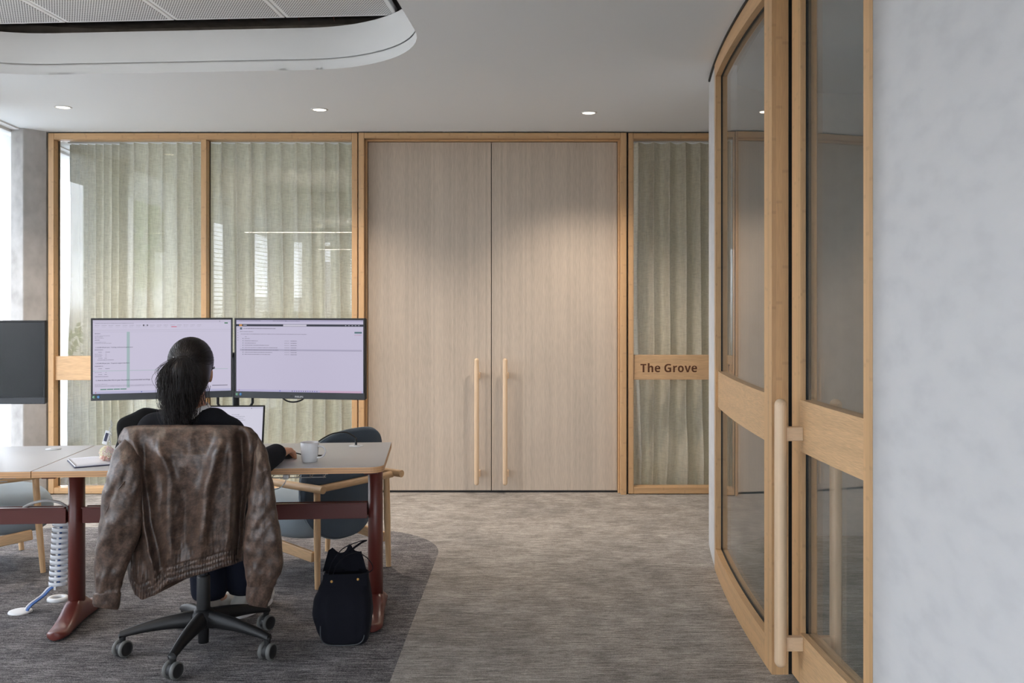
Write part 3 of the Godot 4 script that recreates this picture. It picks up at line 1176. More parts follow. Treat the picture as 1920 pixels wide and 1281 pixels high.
func desk(label: String, x0: float, x1: float, round_right: bool, legs: Array, beam0: float, beam1: float) -> Node3D:
	var t := thing("bench_desk", label, "desk", desk_at, DESK_TURN, "bench desks")
	var depth := 0.725
	var poly := PackedVector2Array([Vector2(x0, depth), Vector2(x0, 0)])
	if round_right:
		for k in 9:
			var a := -PI / 2 + PI / 2 * k / 8
			poly.append(Vector2(x1 - 0.065 + 0.065 * cos(a), 0.065 + 0.065 * sin(a)))
		poly.append(Vector2(x1, depth))
	else:
		poly.append(Vector2(x1, 0))
		poly.append(Vector2(x1, depth))
	var b := Build.new()
	b.slab(poly, 0.7095, 0.7335)
	part(b, "core", mats.ply_edge, t, false, "plywood edge")
	b = Build.new()
	b.slab(Geometry2D.offset_polygon(poly, -0.0008)[0], 0.7335, 0.735)
	part(b, "desktop", mats.desk_white, t, false, "pale grey laminate top")
	for l in legs:
		desk_leg(t, l, 0.395)
	# beam: a channel with a lip
	b = Build.new()
	b.box(P((beam0 + beam1) / 2, 0.478, 0.365), Vector3(beam1 - beam0, 0.066, 0.006), 0.001, 0)
	b.box(P((beam0 + beam1) / 2, 0.4475, 0.395), Vector3(beam1 - beam0, 0.005, 0.06), 0.001, 0)
	b.box(P((beam0 + beam1) / 2, 0.478, 0.425), Vector3(beam1 - beam0, 0.066, 0.006), 0.001, 0)
	b.box(P((beam0 + beam1) / 2, 0.5145, 0.357), Vector3(beam1 - beam0, 0.007, 0.020), 0.001, 0)
	part(b, "beam", mats.maroon, t)
	# cross heads under the top
	for l in legs:
		b = Build.new()
		b.box(P(l, 0.699, 0.37), Vector3(0.06, 0.018, 0.58), 0.004, 2)
		part(b, "cross_head", mats.maroon, t)
	# wire cable basket
	b = Build.new()
	var bx0 := beam0 + 0.30
	var bx1 := beam1 - 0.16
	for z in [0.16, 0.24, 0.32]:
		b.tube([P(bx0, 0.668, z), P(bx1, 0.668, z)], 0.0022, 6)
	var k := bx0
	while k <= bx1:
		b.tube([P(k, 0.708, 0.145), P(k, 0.672, 0.15), P(k, 0.666, 0.16), P(k, 0.666, 0.32), P(k, 0.672, 0.33), P(k, 0.708, 0.335)], 0.0018, 6)
		k += 0.055
	part(b, "cable_basket", mats.steel, t)
	return t

func build_desks() -> void:
	desk("pale bench desk with rounded corner and maroon legs where the person sits", 0.002, 1.402, true, [0.035, 1.345], 0.07, 1.31)
	desk("pale bench desk continuing out of frame on the left", -1.20, -0.002, false, [-1.15], -1.12, 0.0)
	# flush cable ports in the tops
	var i := 0
	for e in [[100.0, 842.5, "white round cable port in the left desk top"], [668.0, 836.5, "white round cable port with a black plug near the right desk corner"]]:
		var dd: float = (CAM_Y - 0.735) * FOCAL / (e[1] - HORIZON)
		var g := thing("cable_port", e[2], "cable port", P((e[0] - 960) * dd / FOCAL, 0.735, dd))
		var b := Build.new()
		b.lathe([Vector2(0, 0.0002), Vector2(0.034, 0.0002), Vector2(0.034, 0.002), Vector2(0.031, 0.0035), Vector2(0.0, 0.0035)], Vector3.ZERO, 36)
		part(b, "cover", mats.white_plastic, g)
		b = Build.new()
		b.box(Vector3(0.004, 0.0037, 0), Vector3(0.03, 0.0012, 0.012), 0.0005, 0)
		part(b, "slot", mats.grey_plastic, g)
		i += 1

# ------------------------------------------------------------------ task chair
var chair_at := P(-1.255, 0, 3.905)
func build_office_chair() -> void:
	var t := thing("office_chair", "black five star office chair with a leather jacket hung on its back", "chair", chair_at)
	var b := Build.new()
	b.lathe([Vector2(0, 0.10), Vector2(0.05, 0.10), Vector2(0.054, 0.125), Vector2(0.046, 0.152), Vector2(0.032, 0.168), Vector2(0.0, 0.168)], Vector3.ZERO, 28)
	part(b, "hub", mats.black_plastic, t)
	b = Build.new()
	b.lathe([Vector2(0, 0.03), Vector2(0.021, 0.03), Vector2(0.022, 0.10), Vector2(0.027, 0.12), Vector2(0.0265, 0.295), Vector2(0.024, 0.305), Vector2(0.0, 0.305)], Vector3.ZERO, 24)
	part(b, "column", mats.black_plastic, t)
	b = Build.new()
	b.lathe([Vector2(0, 0.30), Vector2(0.0145, 0.30), Vector2(0.0145, 0.40), Vector2(0, 0.40)], Vector3.ZERO, 20)
	part(b, "gas_rod", mats.bezel_grey, t)
	# five arms; one points at the camera, a little to the left
	for k in 5:
		var a := deg_to_rad(-93.0 + 72.0 * k)
		var dir := Vector3(cos(a), 0, -sin(a))
		var side := Vector3.UP.cross(dir)
		b = Build.new()
		var rows := []
		for i in 13:
			var v := i / 12.0
			var r := lerpf(0.03, 0.318, v)
			var y := 0.142 - 0.042 * v * v - 0.006 * v
			var w := lerpf(0.031, 0.0165, v)
			var hh := lerpf(0.034, 0.013, v)
			var ring := []
			for j in 14:
				var q := TAU * j / 14
				var cx := signf(cos(q)) * pow(absf(cos(q)), 0.55)
				var cy := signf(sin(q)) * pow(absf(sin(q)), 0.7)
				ring.append(dir * r + side * cx * w * (1.0 if cy < 0 else lerpf(1.0, 0.62, cy)) + Vector3.UP * (y - hh * 0.4 + cy * hh))
			rows.append(ring)
		b.grid(rows, true, true)
		b.fan(rows[0], true)
		b.fan(rows[-1], false)
		part(b, "star_arm", mats.black_plastic, t)
		# caster: stem, hood and two wheels
		var c := Node3D.new()
		c.name = "caster"
		t.add_child(c, true)
		c.position = dir * 0.308
		c.rotation.y = -0.42 + [0.0, 0.1, -0.15, 0.2, -0.05][k]
		b = Build.new()
		b.lathe([Vector2(0, 0.045), Vector2(0.011, 0.045), Vector2(0.013, 0.075), Vector2(0.017, 0.09), Vector2(0, 0.09)], Vector3.ZERO, 14)
		b.tube([Vector3(-0.02, 0.034, 0), Vector3(0.02, 0.034, 0)], 0.009, 10)
		part(b, "stem", mats.wheel_black, c)
		b = Build.new()
		var hood := []
		for i in 5:
			var x := lerpf(-0.009, 0.009, i / 4.0)
			var ring := []
			for j in 13:
				var q := lerpf(-0.5, PI * 0.8, j / 12.0)
				ring.append(Vector3(x, 0.034 + sin(q) * 0.028, cos(q) * 0.028))
			hood.append(ring)
		b.grid(hood, false, false)
		part(b, "hood", mats.wheel_black, c)
		for s in [-1.0, 1.0]:
			b = Build.new()
			var bas := Basis(Vector3.BACK, -PI / 2 * s)
			b.lathe([Vector2(0, -0.009), Vector2(0.029, -0.009), Vector2(0.033, -0.006), Vector2(0.033, 0.005), Vector2(0.0295, 0.0085), Vector2(0.027, 0.0085)], Vector3(0.018 * s, 0.034, 0), 30, bas)
			part(b, "wheel", mats.caster_grey, c)
			b = Build.new()
			b.lathe([Vector2(0.027, 0.0085), Vector2(0.025, 0.0065), Vector2(0.012, 0.0078), Vector2(0, 0.0082)], Vector3(0.018 * s, 0.034, 0), 26, bas)
			part(b, "wheel_cap", mats.wheel_black, c)
	# mechanism, seat, spine and back (mostly under the jacket)
	b = Build.new()
	b.box(P(0, 0.415, -0.02), Vector3(0.15, 0.05, 0.26), 0.012, 0)
	part(b, "mechanism", mats.black_plastic, t)
	b = Build.new()
	var rows := []
	for i in 9:
		var q := lerpf(-PI / 2, PI / 2, i / 8.0)
		var ring := []
		for j in 36:
			var a := TAU * j / 36
			var cx := signf(cos(a)) * pow(absf(cos(a)), 0.55)
			var cz := signf(sin(a)) * pow(absf(sin(a)), 0.55)
			var inset := 0.03 * (1 - cos(q))
			ring.append(P(cx * (0.24 - inset), 0.468 + sin(q) * 0.03, 0.02 + cz * (0.235 - inset)))
		rows.append(ring)
	b.grid(rows, true, true)
	b.fan(rows[0], true)
	b.fan(rows[-1], false)
	part(b, "seat", mats.chair_mesh, t)
	b = Build.new()
	b.tube([P(0, 0.41, -0.10), P(0, 0.415, -0.25), P(0, 0.46, -0.32), P(0, 0.62, -0.345), P(0, 0.80, -0.345)], 0.018, 12, true, 0.6)
	part(b, "spine", mats.black_plastic, t)
	b = Build.new()
	rows = []
	for i in 15:
		var v := i / 14.0
		var y := lerpf(0.54, 0.952, v)
		var w := 0.20 * pow(maxf(0.0, 1.0 - pow(absf(v * 2 - 1), 5.0)), 0.3) + 0.004
		var ring := []
		for j in 24:
			var a := TAU * j / 24
			var cx := cos(a)
			ring.append(P(cx * w, y, -0.325 + 0.05 * cx * cx + sin(a) * 0.016))
		rows.append(ring)
	b.grid(rows, true, true)
	b.fan(rows[0], true)
	b.fan(rows[-1], false)
	part(b, "backrest", mats.chair_mesh, t)

# ------------------------------------------------------------------ jacket on the chair back
const JD := 3.5
func jx(px: float) -> float: return (px - 960.0) * JD / FOCAL
func jy(py: float) -> float: return CAM_Y - (py - HORIZON) * JD / FOCAL

func table(t: Array, k: float, col := 1) -> float:
	if k <= t[0][0]: return t[0][col]
	for i in range(1, t.size()):
		if k <= t[i][0]:
			var s: float = (k - t[i - 1][0]) / (t[i][0] - t[i - 1][0])
			s = lerpf(s, s * s * (3 - 2 * s), 0.5)
			return lerpf(t[i - 1][col], t[i][col], s)
	return t[-1][col]

var jl := [[797, 233], [801, 230], [808, 226], [815, 223], [825, 221], [845, 230], [870, 243], [899, 254], [985, 250], [1050, 240], [1080, 237], [1105, 240], [1122, 245]]
var jr := [[797, 470], [800, 474], [812, 484], [826, 492], [860, 484], [905, 470], [960, 460], [1056, 455]]
var jhem := [[-1.0, 1098], [-0.92, 1116], [-0.80, 1125], [-0.58, 1117], [-0.31, 1092], [0.19, 1078], [0.8, 1060], [1.0, 1052]]
var jfold := [
	# points (row, column), width, height towards the camera
	[[[835, 296], [900, 318], [1000, 316], [1060, 324]], 11.0, 0.017],
	[[[822, 416], [860, 402], [930, 386], [1035, 377]], 12.0, 0.025],
	[[[805, 452], [880, 455], [1000, 450], [1060, 444]], 9.0, -0.034],
	[[[812, 432], [880, 434], [990, 428], [1050, 420]], 9.0, 0.010],
	[[[893, 264], [973, 268], [1032, 278], [1075, 288]], 6.5, 0.026],
	[[[905, 276], [973, 284], [1040, 298], [1080, 305]], 9.0, -0.014],
	[[[820, 246], [850, 256], [880, 263], [900, 265]], 9.0, 0.012],
	[[[830, 270], [860, 272], [890, 268], [905, 266]], 8.0, -0.012],
	[[[900, 345], [960, 348], [1040, 346]], 12.0, -0.012],
]

func jacket_bulge(px: float, py: float, u: float, n: FastNoiseLite) -> float:
	var d := 0.0
	for f in jfold:
		var pts: Array = f[0]
		if py < pts[0][0] - 25 or py > pts[-1][0] + 25:
			continue
		var c := table(pts, py)
		var fade := clampf((py - pts[0][0] + 25) / 45, 0, 1) * clampf((pts[-1][0] + 25 - py) / 45, 0, 1)
		d += 1.5 * f[2] * exp(-pow((px - c) / f[1], 2.0)) * fade
	d += n.get_noise_2d(px * 0.55, py * 0.20) * 0.007
	d += n.get_noise_2d(px * 1.5 + 300, py * 0.5 + px * 0.3) * 0.0022
	var hem := table(jhem, u)
	var g := clampf((py - hem + 95) / 70, 0, 1) * clampf((hem - 22 - py) / 14, 0, 1)
	d += g * n.get_noise_2d(px * 4.5, py * 0.25 + 900) * 0.009
	# elastic band: ribs between stitched rows
	var band := hem - py
	if band < 27:
		d -= 0.004
		d += 0.0035 * absf(sin(band / 27.0 * PI * 3.0)) + 0.0030 * sin(px * 1.25 + n.get_noise_2d(px, band) * 2.0) - 0.001
	elif band < 30:
		d -= 0.005
	return d

func jacket_point(u: float, v: float, side: float, n: FastNoiseLite) -> Vector3:
	var top := 797.0 + 5.0 * pow(absf(u), 8.0)
	var py := lerpf(top, table(jhem, u), v)
	var pl := table(jl, lerpf(797, 1122, v))
	var pr := table(jr, lerpf(797, 1056, v))
	var px := lerpf(pl, pr, (u + 1) / 2)
	var prof := pow(maxf(0.0, 1.0 - pow(absf(u), 4.0)), 0.6)
	var depth := 0.075 * minf(1.0, 0.16 + pow(v * 9.0, 0.6) * 0.6)
	var d := JD + 0.065
	if side > 0:
		d -= depth * prof + jacket_bulge(px, py, u, n) * minf(1.0, v * 12.0) * minf(1.0, prof * 2.0)
	else:
		d += (0.035 + 0.02 * minf(1.0, v * 8)) * prof
	return P((px - 960) * d / FOCAL, CAM_Y - (py - HORIZON) * d / FOCAL, d)

# a point of a sleeve's outside at row py and angle a (a = PI / 2 faces the camera)
func sleeve_point(tab: Array, dmid: float, n: FastNoiseLite, cuff_from: float, py: float, a: float, cuff: bool) -> Vector3:
	var y0: float = tab[0][0]
	var l := table(tab, py, 1)
	var r := table(tab, py, 2)
	var mid := (l + r) / 2
	var hw := (r - l) / 2
	var down := clampf((py - y0) / 60.0, 0, 1)
	var head := sqrt(clampf((py - y0) / 22.0, 0, 1)) * 0.9 + 0.1
	var dep := hw * head * JD / FOCAL * lerpf(0.85, 0.66, clampf((py - y0) / 250.0, 0, 1))
	var px := mid + hw * head * cos(a)
	var k := 0.0
	if cuff:
		k = 0.002 * n.get_noise_2d(px, py) + 0.002
	else:
		# long soft folds slanting down the sleeve, creases gathering at the cuff
		k = n.get_noise_2d(px * 0.75 + py * 0.22, py * 0.30 - px * 0.12) * 0.013 * down
		k += n.get_noise_2d(px * 1.5 - py * 0.5 + 400, py * 0.6) * 0.0035 * down
		k += 0.009 * clampf((py - cuff_from + 60) / 55, 0, 1) * n.get_noise_2d(px * 2.6, py * 0.25 + 70)
		k *= clampf((cuff_from + 2 - py) / 8, 0.15, 1)
	# the head of the sleeve tucks in behind the shoulder of the body
	var d := dmid + 0.050 * (1.0 - down * down * (3 - 2 * down)) - sin(a) * (dep + k)
	var e := lerpf(JD, d, 0.7)
	var tip := 0.0
	if cuff and py > tab[-1][0] - 6: tip = 0.006 * cos(a)
	return P((px + cos(a) * k * 200 - 960) * e / FOCAL, CAM_Y - (py - HORIZON) * e / FOCAL - tip, d)

func sleeve(t: Node3D, tab: Array, dmid: float, seed_: int, cuff_from: float) -> Callable:
	var n := noise(seed_, 0.035, 2)
	for piece in 2:
		var y0: float = tab[0][0] if piece == 0 else cuff_from
		var y1: float = cuff_from + 1.0 if piece == 0 else tab[-1][0]
		var rows := []
		var steps := 90 if piece == 0 else 12
		for i in steps + 1:
			var py := lerpf(y0, y1, float(i) / steps)
			var ring := []
			for j in 72:
				ring.append(sleeve_point(tab, dmid, n, cuff_from, py, TAU * j / 72, piece == 1))
			rows.append(ring)
		var b := Build.new()
		b.off = Vector2(0.13 * seed_, 0.31)
		b.grid(rows, true, true, 0.75, (y1 - y0) * JD / FOCAL * 2.2)
		if piece == 0: b.fan(rows[0], false)
		if piece == 1:
			# the edge of the cuff turns inward, so that it reads as leather with a thickness
			var inner := []
			for ring in [rows[-1], rows[-5]]:
				var c := Vector3.ZERO
				for p in ring: c += p / ring.size()
				var q := []
				for p in ring: q.append(c + (p - c) * 0.90)
				inner.append(q)
			b.grid([rows[-1], inner[0], inner[1]], true, true)
			b.fan(inner[1], true)
		part(b, "sleeve" if piece == 0 else "cuff", mats.leather, t, true)
	return func(px: float, py: float) -> float:
		var l := table(tab, py, 1)
		var r := table(tab, py, 2)
		var c := clampf((px - (l + r) / 2) / ((r - l) / 2), -0.97, 0.97)
		return -sleeve_point(tab, dmid, n, cuff_from, py, acos(c), false).z

func seam(t: Node3D, pts: Array, dep: Callable, r := 0.0016) -> void:
	var out := []
	for i in pts.size() - 1:
		for k in 6:
			var p: Vector2 = pts[i].lerp(pts[i + 1], k / 6.0)
			var d: float = dep.call(p.x, p.y) - 0.0006
			out.append(P((p.x - 960) * d / FOCAL, CAM_Y - (p.y - HORIZON) * d / FOCAL, d))
	var b := Build.new()
	b.tube(out, r, 6)
	part(b, "seam", mats.leather, t, true)

func build_jacket() -> void:
	var t := thing("leather_jacket", "worn brown leather bomber jacket hung over the office chair back", "jacket", P(-1.25, 0.30, JD))
	var n := noise(91, 0.035, 3)
	var b := Build.new()
	var rows := []
	var seg := 380
	for i in 141:
		var v := i / 140.0
		var ring := []
		for j in seg:
			var a := TAU * j / seg
			ring.append(jacket_point(cos(a), v, 1.0 if j > 0 and j < seg / 2 else -1.0, n))
		rows.append(ring)
	b.grid(rows, true, true, 1.9, 1.25)
	b.fan(rows[0], false)
	b.fan(rows[-1], true)
	part(b, "body", mats.leather, t, true)
	var left_d := sleeve(t, [[822, 222, 250], [840, 214, 258], [863, 207, 264], [899, 199, 268], [922, 193, 269], [965, 187, 270], [990, 183, 267], [1017, 180, 258], [1045, 178, 246], [1065, 178, 238], [1090, 178, 231], [1109, 177, 227], [1113, 175, 227], [1132, 174, 225], [1140, 176, 222]], JD - 0.005, 92, 1111)
	var right_d := sleeve(t, [[824, 474, 492], [840, 475, 498], [860, 475, 503], [881, 474, 508], [905, 471, 512], [946, 464, 519], [985, 459, 525], [1017, 457, 529], [1050, 457, 531], [1075, 459, 527], [1096, 463, 517], [1102, 462, 513], [1120, 461, 508], [1137, 466, 500]], JD - 0.002, 93, 1099)
	# stitched seams
	var body_d := func(px: float, py: float) -> float:
		var u := 0.0
		for k in 4:
			var v := clampf((py - 797) / (table(jhem, u) - 797), 0, 1)
			u = clampf((px - table(jl, lerpf(797, 1122, v))) / (table(jr, lerpf(797, 1056, v)) - table(jl, lerpf(797, 1122, v))) * 2 - 1, -0.99, 0.99)
		var v := clampf((py - 797) / (table(jhem, u) - 797), 0, 1)
		return -jacket_point(u, v, 1.0, n).z
	seam(t, [Vector2(224, 826), Vector2(232, 829), Vector2(242, 837), Vector2(251, 853), Vector2(258, 875), Vector2(264, 896)], body_d)
	seam(t, [Vector2(234, 903), Vector2(220, 920), Vector2(207, 941), Vector2(196, 968), Vector2(188, 995), Vector2(184, 1030)], left_d, 0.0018)
	seam(t, [Vector2(491, 896), Vector2(495, 920), Vector2(497, 946), Vector2(496, 990), Vector2(491, 1056)], right_d, 0.0012)
	seam(t, [Vector2(478, 891), Vector2(492, 886), Vector2(505, 880)], right_d, 0.0015)
	# collar, turned to the person's side of the chair back
	b = Build.new()
	var col := []
	for i in 7:
		var row := []
		for j in 25:
			var u := lerpf(-0.5, 0.5, j / 24.0)
			row.append(P(jx(366 + u * 190), jy(797) - 0.030 - 0.012 * i - 0.02 * u * u, JD + 0.10 + 0.006 * sin(i * 0.5) + 0.03 * u * u))
		col.append(row)
	b.grid(col, false, true)
	part(b, "collar", mats.leather, t, true)

# ------------------------------------------------------------------ the person
var head_c := P(-1.268, 1.148, 3.795)
var head_b := Basis(Vector3.UP, 0.17) * Basis(Vector3.RIGHT, -0.16)
func hp(x: float, y: float, z: float) -> Vector3:
	return head_c + head_b * Vector3(x, y, z)

func hand_into(b: Build, wrist: Vector3, fwd: Vector3, left: bool, curl: float) -> void:
	# axes: along the hand, towards the thumb, out of the back of the hand
	var up := (Vector3.UP - fwd * fwd.y).normalized()
	var th := (fwd.cross(up) * (1.0 if left else -1.0)).normalized()
	var at := func(a: float, s: float, u: float) -> Vector3:
		return wrist + fwd * a + th * s + up * u
	var lo := wrist - Vector3.ONE * 0.10 + fwd * 0.07
	var f := Field.new(lo, lo + Vector3.ONE * 0.22, 0.003)
	f.bone(at.call(-0.03, 0, 0), at.call(0.02, 0, 0.002), 0.024, 0.025, 0.012)
	for k in 4:
		var s: float = [0.027, 0.009, -0.009, -0.026][k]
		f.bone(at.call(0.012, s * 0.6, 0.0), at.call(0.082 - absf(s - 0.009) * 0.35, s, 0.006), 0.014, 0.0105, 0.012)
	for k in 4:
		var s: float = [0.029, 0.010, -0.010, -0.028][k]
		var l: float = [0.078, 0.086, 0.080, 0.062][k]
		var p0: Vector3 = at.call(0.082 - absf(s - 0.010) * 0.35, s, 0.006)
		var ang := 0.25 + curl * 0.5
		var dir := (fwd * cos(ang) - up * sin(ang) + th * s * 2.0).normalized()
		var p1 := p0 + dir * l * 0.46
		ang += curl
		dir = (fwd * cos(ang) - up * sin(ang)).normalized()
		var p2 := p1 + dir * l * 0.32
		ang += curl * 0.7
		dir = (fwd * cos(ang) - up * sin(ang)).normalized()
		var p3 := p2 + dir * l * 0.22
		f.bone(p0, p1, 0.0098, 0.0088, 0.004)
		f.bone(p1, p2, 0.0088, 0.0082, 0.003)
		f.bone(p2, p3, 0.0082, 0.0066, 0.003)
	var t0: Vector3 = at.call(0.018, 0.022, -0.006)
	var t1: Vector3 = at.call(0.050, 0.043, -0.014)
	var t2: Vector3 = at.call(0.078, 0.047, -0.020)
	var t3: Vector3 = at.call(0.098, 0.044, -0.024)
	f.bone(t0, t1, 0.0155, 0.0115, 0.010)
	f.bone(t1, t2, 0.0112, 0.0096, 0.003)
	f.bone(t2, t3, 0.0096, 0.0072, 0.003)
	f.mesh_into(b)

func build_person() -> void:
	var t := thing("person", "person with dark tied hair in a black sweater seated at the desk", "person", P(-1.25, 0, 3.85))
	var wr := P(-0.992, 0.772, 4.065)
	var wl := P(-1.43, 0.772, 4.05)
	var fr := (P(-0.965, 0.772, 4.20) - wr).normalized()
	var fl := (P(-1.40, 0.768, 4.20) - wl).normalized()
	# ---- the body in one surface: trunk, limbs, then head and hands on finer grids
	var b := Build.new()
	var f := Field.new(P(-1.66, -0.02, 4.66), P(-0.80, 1.10, 3.52), 0.013)
	f.egg(P(-1.25, 0.56, 3.82), Vector3(0.15, 0.10, 0.12), 0.05)
	f.egg(P(-1.25, 0.70, 3.79), Vector3(0.125, 0.15, 0.09), 0.05)
	f.egg(P(-1.248, 0.85, 3.76), Vector3(0.145, 0.13, 0.095), 0.05)
	f.bone(P(-1.37, 0.90, 3.765), P(-1.135, 0.89, 3.765), 0.048, 0.046, 0.04)
	f.bone(P(-1.252, 0.93, 3.76), P(-1.262, 1.06, 3.79), 0.055, 0.048, 0.03)
	f.bone(P(-1.385, 0.895, 3.77), P(-1.51, 0.745, 3.83), 0.042, 0.038, 0.02)
	f.bone(P(-1.51, 0.745, 3.83), wl, 0.038, 0.025, 0.01)
	f.bone(P(-1.125, 0.885, 3.77), P(-1.018, 0.755, 3.81), 0.040, 0.036, 0.02)
	f.bone(P(-1.018, 0.755, 3.81), wr, 0.035, 0.025, 0.01)
	for e in [[-1.335, -1.37, -1.345, 4.27], [-1.165, -1.18, -1.215, 4.36]]:
		f.bone(P(e[0], 0.55, 3.86), P(e[1], 0.555, 4.25), 0.078, 0.058, 0.03)
		f.bone(P(e[1], 0.555, 4.25), P(e[2], 0.10, e[3]), 0.054, 0.035, 0.01)
		f.bone(P(e[2], 0.09, e[3]), P(e[2] + 0.05, 0.045, e[3] + 0.14), 0.034, 0.028, 0.015)
	f.mesh_into(b)
	var hf := Field.new(hp(0, 0, 0) - Vector3.ONE * 0.17, hp(0, 0, 0) + Vector3.ONE * 0.16, 0.0042)
	hf.egg(hp(0, 0.028, 0.012), Vector3(0.072, 0.088, 0.090), 0.02, head_b)
	hf.egg(hp(0, -0.045, -0.028), Vector3(0.056, 0.078, 0.064), 0.03, head_b)
	hf.egg(hp(0, -0.098, -0.062), Vector3(0.024, 0.018, 0.020), 0.025, head_b)
	hf.bone(hp(0, -0.01, -0.090), hp(0, -0.042, -0.112), 0.008, 0.013, 0.012)
	hf.bone(hp(-0.016, -0.078, -0.090), hp(0.016, -0.078, -0.090), 0.007, 0.007, 0.008)
	for s in [-1.0, 1.0]:
		hf.egg(hp(0.033 * s, 0.018, -0.085), Vector3(0.02, 0.009, 0.01), 0.012, head_b)
		hf.egg(hp(0.042 * s, -0.035, -0.068), Vector3(0.022, 0.018, 0.018), 0.02, head_b)
		hf.egg(hp(0.074 * s, -0.022, 0.006), Vector3(0.009, 0.032, 0.020), 0.006, head_b * Basis(Vector3.UP, 0.35 * s))
		hf.egg(hp(0.030 * s, -0.002, -0.098), Vector3(0.015, 0.009, 0.012), 0.0, head_b, true)
	hf.bone(hp(0, -0.06, 0.025), P(-1.256, 0.985, 3.765), 0.050, 0.054, 0.02)
	hf.mesh_into(b)
	hand_into(b, wr, fr, false, 0.42)
	hand_into(b, wl, fl, true, 0.30)
	part(b, "body", mats.skin, t, true)
	for s in [-1.0, 1.0]:
		b = Build.new()
		b.sphere(hp(0.030 * s, -0.002, -0.078), Vector3.ONE * 0.012, 14, 10)
		var eye := part(b, "eye", mats.eye_white, t, true)
		b = Build.new()
		b.sphere(hp(0.030 * s, -0.002, -0.0865), Vector3.ONE * 0.0048, 10, 8)
		part(b, "iris", mats.eye_dark, eye, true)
	# ---- sweater, undershirt, trousers, shoes
	b = Build.new()
	f = Field.new(P(-1.68, 0.46, 4.16), P(-0.78, 1.08, 3.54), 0.0095)
	f.egg(P(-1.25, 0.58, 3.81), Vector3(0.175, 0.10, 0.135), 0.05)
	f.egg(P(-1.25, 0.70, 3.785), Vector3(0.160, 0.16, 0.115), 0.05)
	f.egg(P(-1.246, 0.85, 3.75), Vector3(0.180, 0.125, 0.118), 0.05)
	f.bone(P(-1.395, 0.912, 3.765), P(-1.115, 0.898, 3.765), 0.068, 0.064, 0.04)
	f.bone(P(-1.33, 0.955, 3.76), P(-1.165, 0.955, 3.76), 0.042, 0.045, 0.035)
	f.bone(P(-1.40, 0.905, 3.765), P(-1.515, 0.745, 3.83), 0.066, 0.056, 0.02)
	f.bone(P(-1.515, 0.745, 3.83), wl.lerp(P(-1.51, 0.745, 3.83), 0.12) + Vector3.UP * 0.004, 0.056, 0.040, 0.01)
	f.bone(P(-1.115, 0.895, 3.765), P(-1.018, 0.760, 3.81), 0.062, 0.055, 0.02)
	f.bone(P(-1.018, 0.760, 3.81), wr.lerp(P(-1.015, 0.75, 3.81), 0.10) + Vector3.UP * 0.006, 0.055, 0.043, 0.01)
	f.egg(P(-1.258, 1.058, 3.765), Vector3(0.090, 0.088, 0.090), 0.0, Basis.IDENTITY, true)
	f.mesh_into(b)
	part(b, "sweater", mats.sweater, t, true)
	# ribbed cuffs
	for e in [[wr, fr, P(-1.018, 0.76, 3.81)], [wl, fl, P(-1.515, 0.745, 3.83)]]:
		b = Build.new()
		var dir: Vector3 = (e[0] - e[2]).normalized()
		b.tube([e[0] - dir * 0.055 + Vector3.UP * 0.006, e[0] - dir * 0.04 + Vector3.UP * 0.006, e[0] + dir * 0.002 + Vector3.UP * 0.004, e[0] + dir * 0.012 + Vector3.UP * 0.004], [0.030, 0.0375, 0.0365, 0.030], 20)
		part(b, "cuff", mats.sweater, t, true)
	b = Build.new()
	var rows := []
	for i in 7:
		var v := i / 6.0
		var ring := []
		for j in 32:
			var a := TAU * j / 32
			var r := lerpf(0.086, 0.064, v)
			ring.append(P(-1.257, 0.968, 3.770).lerp(P(-1.260, 1.012, 3.778), v) + Vector3(cos(a) * r, 0.006 * sin(a), -sin(a) * r * 0.95))
		rows.append(ring)
	var lip := []
	for p in rows[-1]: lip.append(P(-1.260, 1.006, 3.778) + (p - P(-1.260, 1.012, 3.778)) * 0.93)
	rows.append(lip)
	b.grid(rows, true, true)
	part(b, "shirt_collar", mats.shirt, t, true)
	b = Build.new()
	f = Field.new(P(-1.62, 0.04, 4.56), P(-0.95, 0.70, 3.60), 0.0125)
	f.egg(P(-1.25, 0.565, 3.82), Vector3(0.19, 0.085, 0.15), 0.05)
	for e in [[-1.335, -1.37, -1.35, 4.275], [-1.165, -1.18, -1.215, 4.36]]:
		f.bone(P(e[0], 0.55, 3.86), P(e[1], 0.555, 4.25), 0.094, 0.078, 0.03)
		f.bone(P(e[1], 0.555, 4.25), P(e[2], 0.14, e[3]), 0.074, 0.078, 0.015)
		f.egg(P(e[2], 0.055, e[3]), Vector3(0.2, 0.045, 0.2), 0.0, Basis.IDENTITY, true)
	f.mesh_into(b)
	part(b, "trousers", mats.trousers, t, true)
	for e in [[-1.345, 4.27], [-1.215, 4.36]]:
		b = Build.new()
		f = Field.new(P(e[0] - 0.1, -0.01, e[1] + 0.28), P(e[0] + 0.2, 0.15, e[1] - 0.12), 0.007)
		f.bone(P(e[0] - 0.01, 0.052, e[1] - 0.03), P(e[0] + 0.055, 0.045, e[1] + 0.17), 0.044, 0.040, 0.02)
		f.bone(P(e[0], 0.06, e[1]), P(e[0], 0.11, e[1]), 0.042, 0.040, 0.02)
		f.mesh_into(b)
		var shoe := part(b, "shoe", mats.shoe, t, true)
		b = Build.new()
		var sole := []
		for y in [0.0, 0.018]:
			var ring := []
			for j in 28:
				var a := TAU * j / 28
				var q := P(e[0] + 0.02, y, e[1] + 0.065) + Basis(Vector3.UP, -0.3) * Vector3(cos(a) * 0.047, 0, -signf(sin(a)) * pow(absf(sin(a)), 0.8) * 0.150)
				ring.append(q)
			sole.append(ring)
		b.grid(sole, true, true)
		b.fan(sole[0], true)
		b.fan(sole[1], false)
		part(b, "sole", mats.white_plastic, shoe, true)
	# ---- hair: a close cap combed back to a tie, then a loose tail of strands
	b = Build.new()
